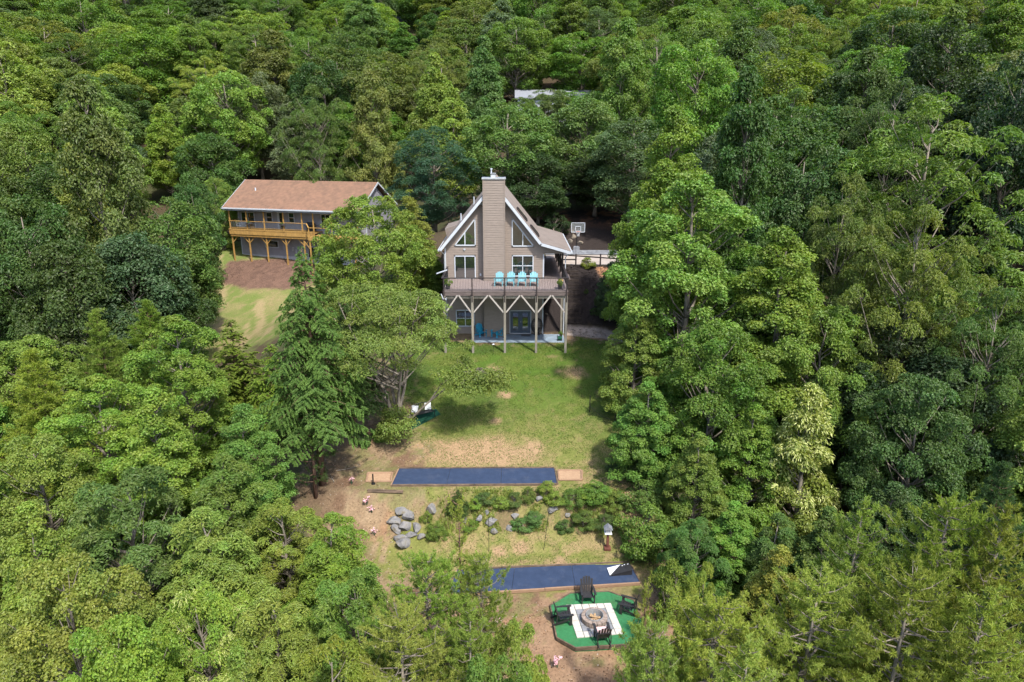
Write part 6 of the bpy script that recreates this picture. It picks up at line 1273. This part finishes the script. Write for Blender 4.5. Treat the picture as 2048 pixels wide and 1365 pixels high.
# ---------------------------------------------------------------- boulders and bank plants
RK = [(-6.0,32.8,.42,'topmost boulder of the grey heap'),(-5.55,32.6,.50,'wide flat faced boulder at the top of the grey heap'),(-6.5,32.4,.42,'leftmost boulder of the grey heap'),(-5.75,32.2,.48,'squarish boulder in the middle of the grey heap'),(-6.25,32.0,.40,'boulder at the lower left of the grey heap'),(-5.95,31.5,.36,'narrow boulder under the middle of the grey heap'),(-5.0,32.15,.42,'boulder at the right of the grey heap'),(-5.35,31.65,.36,'flat boulder at the lower right of the grey heap'),(-5.75,31.1,.50,'large lone boulder at the foot of the grey heap'),(-4.25,32.9,.44,'boulder half under the bush right of the grey heap'),(-4.75,31.5,.3,'small boulder at the lower right end of the grey heap'),
(-1.35,32.7,.30,'small pale boulder left of the iron hook'),(-1.1,32.35,.48,'long boulder beside the left iron hook'),(-1.75,32.5,.36,'boulder at the left of the planted bank'),(-.9,31.9,.34,'light boulder at the foot of the bank by the left hook'),(.2,32.55,.36,'dark boulder in the middle of the planted bank'),(-.15,32.1,.34,'grey boulder at the foot of the planted bank'),(1.45,33.25,.34,'upright pointed boulder high on the planted bank'),(2.2,32.8,.46,'broad boulder in the planted bank right of the middle hook'),(3.0,32.6,.28,'small boulder beside the creeper on the bank'),(.9,32.0,.28,'low flat stone at the foot of the bank'),(-2.6,32.4,.32,'boulder beneath the small pine bush')]
for i, (x, y, s, l) in enumerate(RK):
    if 'grey heap' in l: x = -5.65+(x+5.65)*.86; y = 32.1+(y-32.1)*.9; s *= .92
    else: s *= .72
    rock('boulder', (x, y, gz(x, y)+s*.16), s*1.25, s*.95, s*.85, 200+i, l, 'boulder', 'grey boulders on the bank', ROCK, rz=i*1.3)
BP = [('shrub_a',1.9,33.4,1.0,1.2,'bright','upright bright bush near the top of the bank, right of centre'),('shrub_a',.9,33.2,.9,.9,'bright','thin bright bush left of the pointed boulder'),('shrub_a',3.3,33.1,.9,1.5,'bright','creeper mound on the bank below the right sand pit'),('shrub_a',4.6,33.2,1.2,1.9,'bright','large creeper mound on the bank, second from the right'),('shrub_a',5.6,32.9,1.1,1.5,'bright','creeper mound at the right end of the bank'),('shrub_a',3.9,32.3,.9,1.7,'mid','green creeper low on the bank left of the lantern post'),('shrub_a',5.0,32.2,.8,1.4,'mid','green creeper low on the bank behind the lantern post'),('shrub_b',2.9,32.1,.6,1.2,'mid','low creeper at the foot of the bank'),('shrub_b',-.6,33.0,.6,1.2,'bright','wide low bush on the left half of the bank'),('shrub_b',.1,33.1,.7,1.2,'mid','low bush above the dark boulder on the bank'),('shrub_b',.6,32.2,.5,1.5,'mid','low plants at the foot of the bank'),('shrub_b',-2.0,33.0,.5,.9,'lime','yellow green tuft at the left of the bank'),('fir',-2.9,32.7,1.5,1.6,'dark','small dark conifer bush between the boulder heap and the bank'),('shrub_b',-4.6,32.4,.7,.7,'bright','weedy tuft among the grey boulders'),('shrub_a',-4.0,31.6,1.0,1.3,'bright','leafy tuft right of the grey boulder heap'),
('shrub_b',6.55,58.9,.9,1.5,'lime','small light green shrub in front of the driveway fence'),('shrub_b',6.9,55.0,.6,.9,'dark','low dark shrub on the black mulch bank'),('shrub_b',6.3,56.6,.4,.5,'dark','tiny shrub half way up the black mulch bank'),('shrub_a',-8.0,38.7,1.3,1.4,'bright','bright suckers sprouting round the cherry trunk'),('shrub_b',-9.2,38.5,.9,1.5,'dark','dark undergrowth in the shade left of the cherry trunk'),('shrub_a',8.3,37.5,1.6,2.4,'dark','dark shrub under the right wood edge beside the lawn'),('shrub_a',8.9,41.5,1.8,2.6,'dark','dark shrub under the right wood edge half way up the lawn'),('shrub_a',7.9,34.6,1.5,2.0,'mid','mid green shrub at the bend of the dirt path'),('shrub_a',-7.6,51,1.4,2,'mid','shrub at the left corner of the gabled house'),
('shrub_b',2.3,33.2,.55,1.3,'bright','low leafy plants behind the broad boulder on the bank'),('shrub_b',1.2,32.5,.5,1.4,'mid','low tangle of plants in the centre of the bank'),('shrub_b',-1.4,33.2,.5,1.3,'mid','low plants above the long boulder on the bank'),('shrub_b',-2.2,32.2,.45,1.1,'bright','low plants at the left foot of the bank'),('shrub_b',4.2,33.5,.5,1.5,'lime','light green tops of the creeper by the right sand pit'),('shrub_b',5.2,33.4,.5,1.4,'lime','light green tops of the creeper at the right end of the bank')]
for a in BP: tree(a[0], a[1], a[2], a[3], a[4], a[1]*3, a[5], a[6], cat='bush')
def pinkflower(x, y, s, label):
    e = empty('flowering_plant', (x, y, gz(x, y)), label, 'flowers', 'pink flowering plants'); r = random.Random(int(x*100)); m = MB(); l = MB()
    for k in range(9):
        a = r.random()*6.28; q = r.uniform(.03, .14)*s; tp = Vector((math.cos(a)*q, math.sin(a)*q, r.uniform(.22, .42)*s)); l.tube([(0, 0, 0), tp], .006, 3)
        for j in range(7):
            p = tp+Vector((r.gauss(0, .03), r.gauss(0, .03), r.gauss(0, .02)))*s; u = Vector((r.gauss(0, 1), r.gauss(0, 1), r.gauss(0, .4))).normalized()*.035*s; v = u.cross(Vector((r.gauss(0, .3), .3, 1))).normalized()*.03*s; m.poly([p-u, p-v, p+u, p+v])
    tag(m.build('blossoms', PINKF, e), kind='stuff'); l.build('stems', TURFD, e)
for x, y, s, l in ((-9.0, 34.3, 1.0, 'left of the left sand pit'), (-7.9, 33.0, 1.3, 'just below the dark timber'), (-7.6, 32.7, 1.0, 'between the timber and the boulders'), (-7.3, 31.7, 1.0, 'left of the lowest boulder'), (-.7, 25.6, 1.2, 'on the mulch left of the fire pit, upper of two'), (-.2, 25.1, 1.2, 'on the mulch left of the fire pit, lower of two'), (1.9, 23.3, 1.2, 'at the bottom edge below the turf platform')): pinkflower(x, y, s, 'small pink and white flowers '+l)
# hooks, lantern post, rope posts
def hook(x, y, h, label, lean=0):
    e = empty('garden_hook', (x, y, gz(x, y)), label, 'pole'); MB().tube([(0, 0, -.1), (lean, 0, h*.9), (lean+.02, 0, h*.97), (lean+.12, 0, h), (lean+.2, 0, h*.96), (lean+.2, 0, h*.91)], .014, 5).build('rod', BLACK, e); return e
hook(-1.2, 30.8, 2.1, 'thin black iron hook on the lower lawn, left one'); hook(1.65, 30.9, 2.3, 'thin black iron hook leaning right on the lower lawn', .22); hook(4.65, 31.15, 1.45, 'short iron hook beside the lantern post')
ln = empty('lantern_post', (4.98, 30.95, gz(4.98, 30.95)), 'reddish garden post with grey roofed feeder at the right of the lower lawn', 'bird feeder'); MB().bar((0, 0, -.1), (0, 0, .95), .12).build('post', REDW, ln); BX('foot', REDW, ln, -.17, .17, -.17, .17, 0, .12); BX('tray', CREAM, ln, -.18, .18, -.18, .18, .95, 1.0); BX('feeder_box', STEEL, ln, -.12, .12, -.12, .12, 1.0, 1.22); MB().prism([(-.22, -.2, 1.22), (.22, -.2, 1.22), (0, -.2, 1.42)], (0, .4, 0)).build('feeder_roof', CURB, ln)
for i, (x, y) in enumerate(((5.1, 41.5), (6.55, 40.1))):
    e = empty('rope_post', (x, y, gz(x, y)), 'black post with rope on the right side of the lawn, '+('nearer the house' if i == 0 else 'nearer the woods'), 'post'); MB().tube([(0, 0, -.1), (0, 0, 1.15 if i == 0 else .9)], .035, 6).build('rod', BLACK, e)
a = Vector((5.1, 41.5, gz(5.1, 41.5)+.45)); b_ = Vector((6.55, 40.1, gz(6.55, 40.1)+.4)); tag(MB().tube([a.lerp(b_, t)-Vector((0, 0, .25*math.sin(t*math.pi))) for t in np.linspace(0, 1, 9)], .012, 4).build('rope', BLACK), 'dark rope sagging between the two black posts beside the lawn', 'rope')
# ---------------------------------------------------------------- grass and litter, uncountable
def scatter_blades(name, n, poly, hgt, col, label, seed, wid=.05, m=None, keep=None):
    r = np.random.default_rng(seed); P = np.array(poly); a = P.min(0); b = P.max(0); xy = a+r.random((n*2, 2))*(b-a); ins = sdf(xy[:, 0], xy[:, 1], poly) < -.05
    xy = xy[ins]; 
    if keep is not None: xy = xy[keep(xy[:, 0], xy[:, 1])]
    xy = xy[:n]; k = len(xy); z = ground(xy[:, 0], xy[:, 1]); a_ = r.random(k)*6.28; h = hgt*r.uniform(.4, 1.2, k); w = wid*r.uniform(.6, 1.3, k)
    u = np.stack([np.cos(a_), np.sin(a_), 0*a_], 1); c = np.concatenate([xy, (z+.0)[:, None]], 1); tip = c+np.stack([r.normal(0, .5, k)*h, r.normal(0, .5, k)*h, h], 1)
    V = np.stack([c-u*w[:, None], c+u*w[:, None], tip], 1).reshape(-1, 3); F = np.arange(k*3).reshape(-1, 3)
    me = np_mesh(name, V, F, LEAF); ca = me.color_attributes.new('tint', 'BYTE_COLOR', 'POINT'); tt = np.zeros((k, 4)); tt[:, 0] = np.clip(r.normal(.5, .25, k), 0, 1); tt[:, 1] = r.random(k); tt[:, 3] = 1; ca.data.foreach_set('color', np.repeat(tt, 3, 0).astype(np.float32).ravel())
    o = inst(name, me); o.color = (*col, 1); return tag(o, label, 'grass', kind='stuff')
def nocourt(x, y):
    k = ~((x > -6.9) & (x < 2.75) & (y > 34) & (y < 36.3)); k &= ~((x > -3.3) & (x < 6.5) & (y > 27.4+x*.05) & (y < 29.8+x*.06)); k &= ~((x > -8.5) & (x < 4.2) & (y > 34.4) & (y < 36)); k &= ~((x > -7.2) & (x < -4.6) & (y > 39.7) & (y < 41.8))
    return k & ~((x > -5.2) & (x < 4.3) & (y > 50.9))
scatter_blades('lawn_grass', 60000, [p for p in LAWN if p[1] > 36]+[(7.6, 36.3), (-6.1, 36.3)] if False else LAWN, .05, (.075, .125, .02), 'short green lawn grass below the gabled house', 5, .028, keep=lambda x, y: nocourt(x, y) & (fbm(x, y, .9, 2) > .36))
scatter_blades('bank_weeds', 5000, [(-4, 33.7), (6.2, 33.7), (6.0, 31.9), (-4, 31.8)], .22, (.16, .20, .045), 'weeds and ground cover between the boulders on the bank', 6, .035, keep=lambda x, y: fbm(x, y, .8, 21) > .52)

LIT2 = mat('bark_chips', (.20, .125, .085), .3, 3, .9, .1, col2=(.09, .055, .04)); LIT = mat('leaf_litter', (.13, .075, .04), .3, 3, .9, .1, col2=(.05, .03, .02)); PEB = mat('pebbles', (.34, .29, .24), .3, 3, .9, .1)
def litter(name, n, poly, size, m, label, seed, cond=None, flat=.3):
    r = np.random.default_rng(seed); P = np.array(poly); a = P.min(0); b = P.max(0); xy = a+r.random((n*3, 2))*(b-a); xy = xy[sdf(xy[:, 0], xy[:, 1], poly) < -.05]
    if cond is not None: xy = xy[cond(xy[:, 0], xy[:, 1])]
    xy = xy[:n]; k = len(xy); c = np.concatenate([xy, (ground(xy[:, 0], xy[:, 1])+size*.4)[:, None]], 1); a_ = r.random(k)*6.28; sz = size*r.uniform(.4, 1.5, k)[:, None]
    u = np.stack([np.cos(a_), np.sin(a_), r.normal(0, flat, k)], 1)*sz; v = np.stack([-np.sin(a_), np.cos(a_), r.normal(0, flat, k)], 1)*sz*r.uniform(.4, .9, k)[:, None]
    V = np.stack([c-u, c-v, c+u*.9, c+v], 1).reshape(-1, 3); F = np.arange(k*4).reshape(-1, 4); return tag(inst(name, np_mesh(name, V, F, m)), label, 'debris', kind='stuff')
dirt = lambda x, y: (sdf(x, y, LAWN) > -.3) & nocourt(x, y) & ~((x > 1.6) & (x < 6) & (y > 24) & (y < 28)) & ((x < 8) | (y < 30))
litter('leaf_litter', 6000, YARD, .035, LIT, 'dry brown leaves and bark bits scattered on the bare soil', 31, dirt); litter('pebbles', 2500, YARD, .028, PEB, 'small pale pebbles on the bare soil', 32, dirt)
litter('fallen_leaves', 900, [p for p in LAWN], .035, LIT, 'odd dry leaves lying on the lawn', 33, nocourt)
litter('mulch_chips', 6000, GMULCH, .045, LIT2, 'brown bark chips of the mulch bed below the long house', 34)
MCH = mat('dark_chips', (.05, .042, .04), .3, 3, .9, .1, col2=(.015, .012, .011)); litter('mulch_chips', 5000, RMULCH, .06, MCH, 'black bark chips on the bank right of the gabled house', 35, lambda x, y: x > 4.3)
STG = mat('path_stone', (.30, .255, .22), .2, 5, .9, .1, bump=.4, col2=(.20, .165, .14)); r_ = random.Random(8)
for i in range(46):
    t = r_.random(); x = 4.7+t*4.0; y = 53.3-.9*t**2+r_.uniform(-.75, .55)
    if y < 51.4: continue
    b = MB().tube([(0, 0, -.04), (0, 0, .05)], [.16*r_.uniform(.6, 1.2)]*2, 6).build('path_stone', STG, None, (x, y, gz(x, y)+.02), (r_.uniform(-.1, .1), r_.uniform(-.1, .1), r_.random()*3)); b.scale.y = r_.uniform(.6, 1)
    tag(b, 'pale flat stone in the curving path at the foot of the black mulch bank', 'stone', 'flat stones of the curving path')
br = random.Random(5)
for i, (x, y, l, a) in enumerate(((-9.6, 36.2, 1.3, .4), (-10.3, 35.1, .9, 1.9), (-8.9, 32.3, .8, 2.5), (7.9, 29.2, 1.1, .8), (8.3, 28.6, .9, 2.2), (-11.3, 36.5, 1.5, 1.1))):
    u = Vector((math.cos(a), math.sin(a), 0)); m_ = MB(); p = [Vector((x, y, 0))+u*l*(t-.5)+Vector((br.gauss(0, .05), br.gauss(0, .05), 0)) for t in (0, .3, .6, 1)]; p = [Vector((q.x, q.y, gz(q.x, q.y)+.05)) for q in p]
    m_.tube(p, [.03, .025, .018, .008], 5); m_.tube([p[1], p[1]+Vector((-u.y*.3, u.x*.3, .12))+u*.2], [.015, .005], 4); m_.tube([p[2], p[2]+Vector((u.y*.25, -u.x*.25, .06))+u*.15], [.012, .004], 4)
    tag(m_.build('fallen_branch', BARK), 'dead fallen branch on the '+('bare soil under the hemlock' if x < -9 and i != 2 else 'dirt left of the boulder heap' if i == 2 else 'ground at the wood edge right of the fire pit'), 'branch', 'fallen branches')
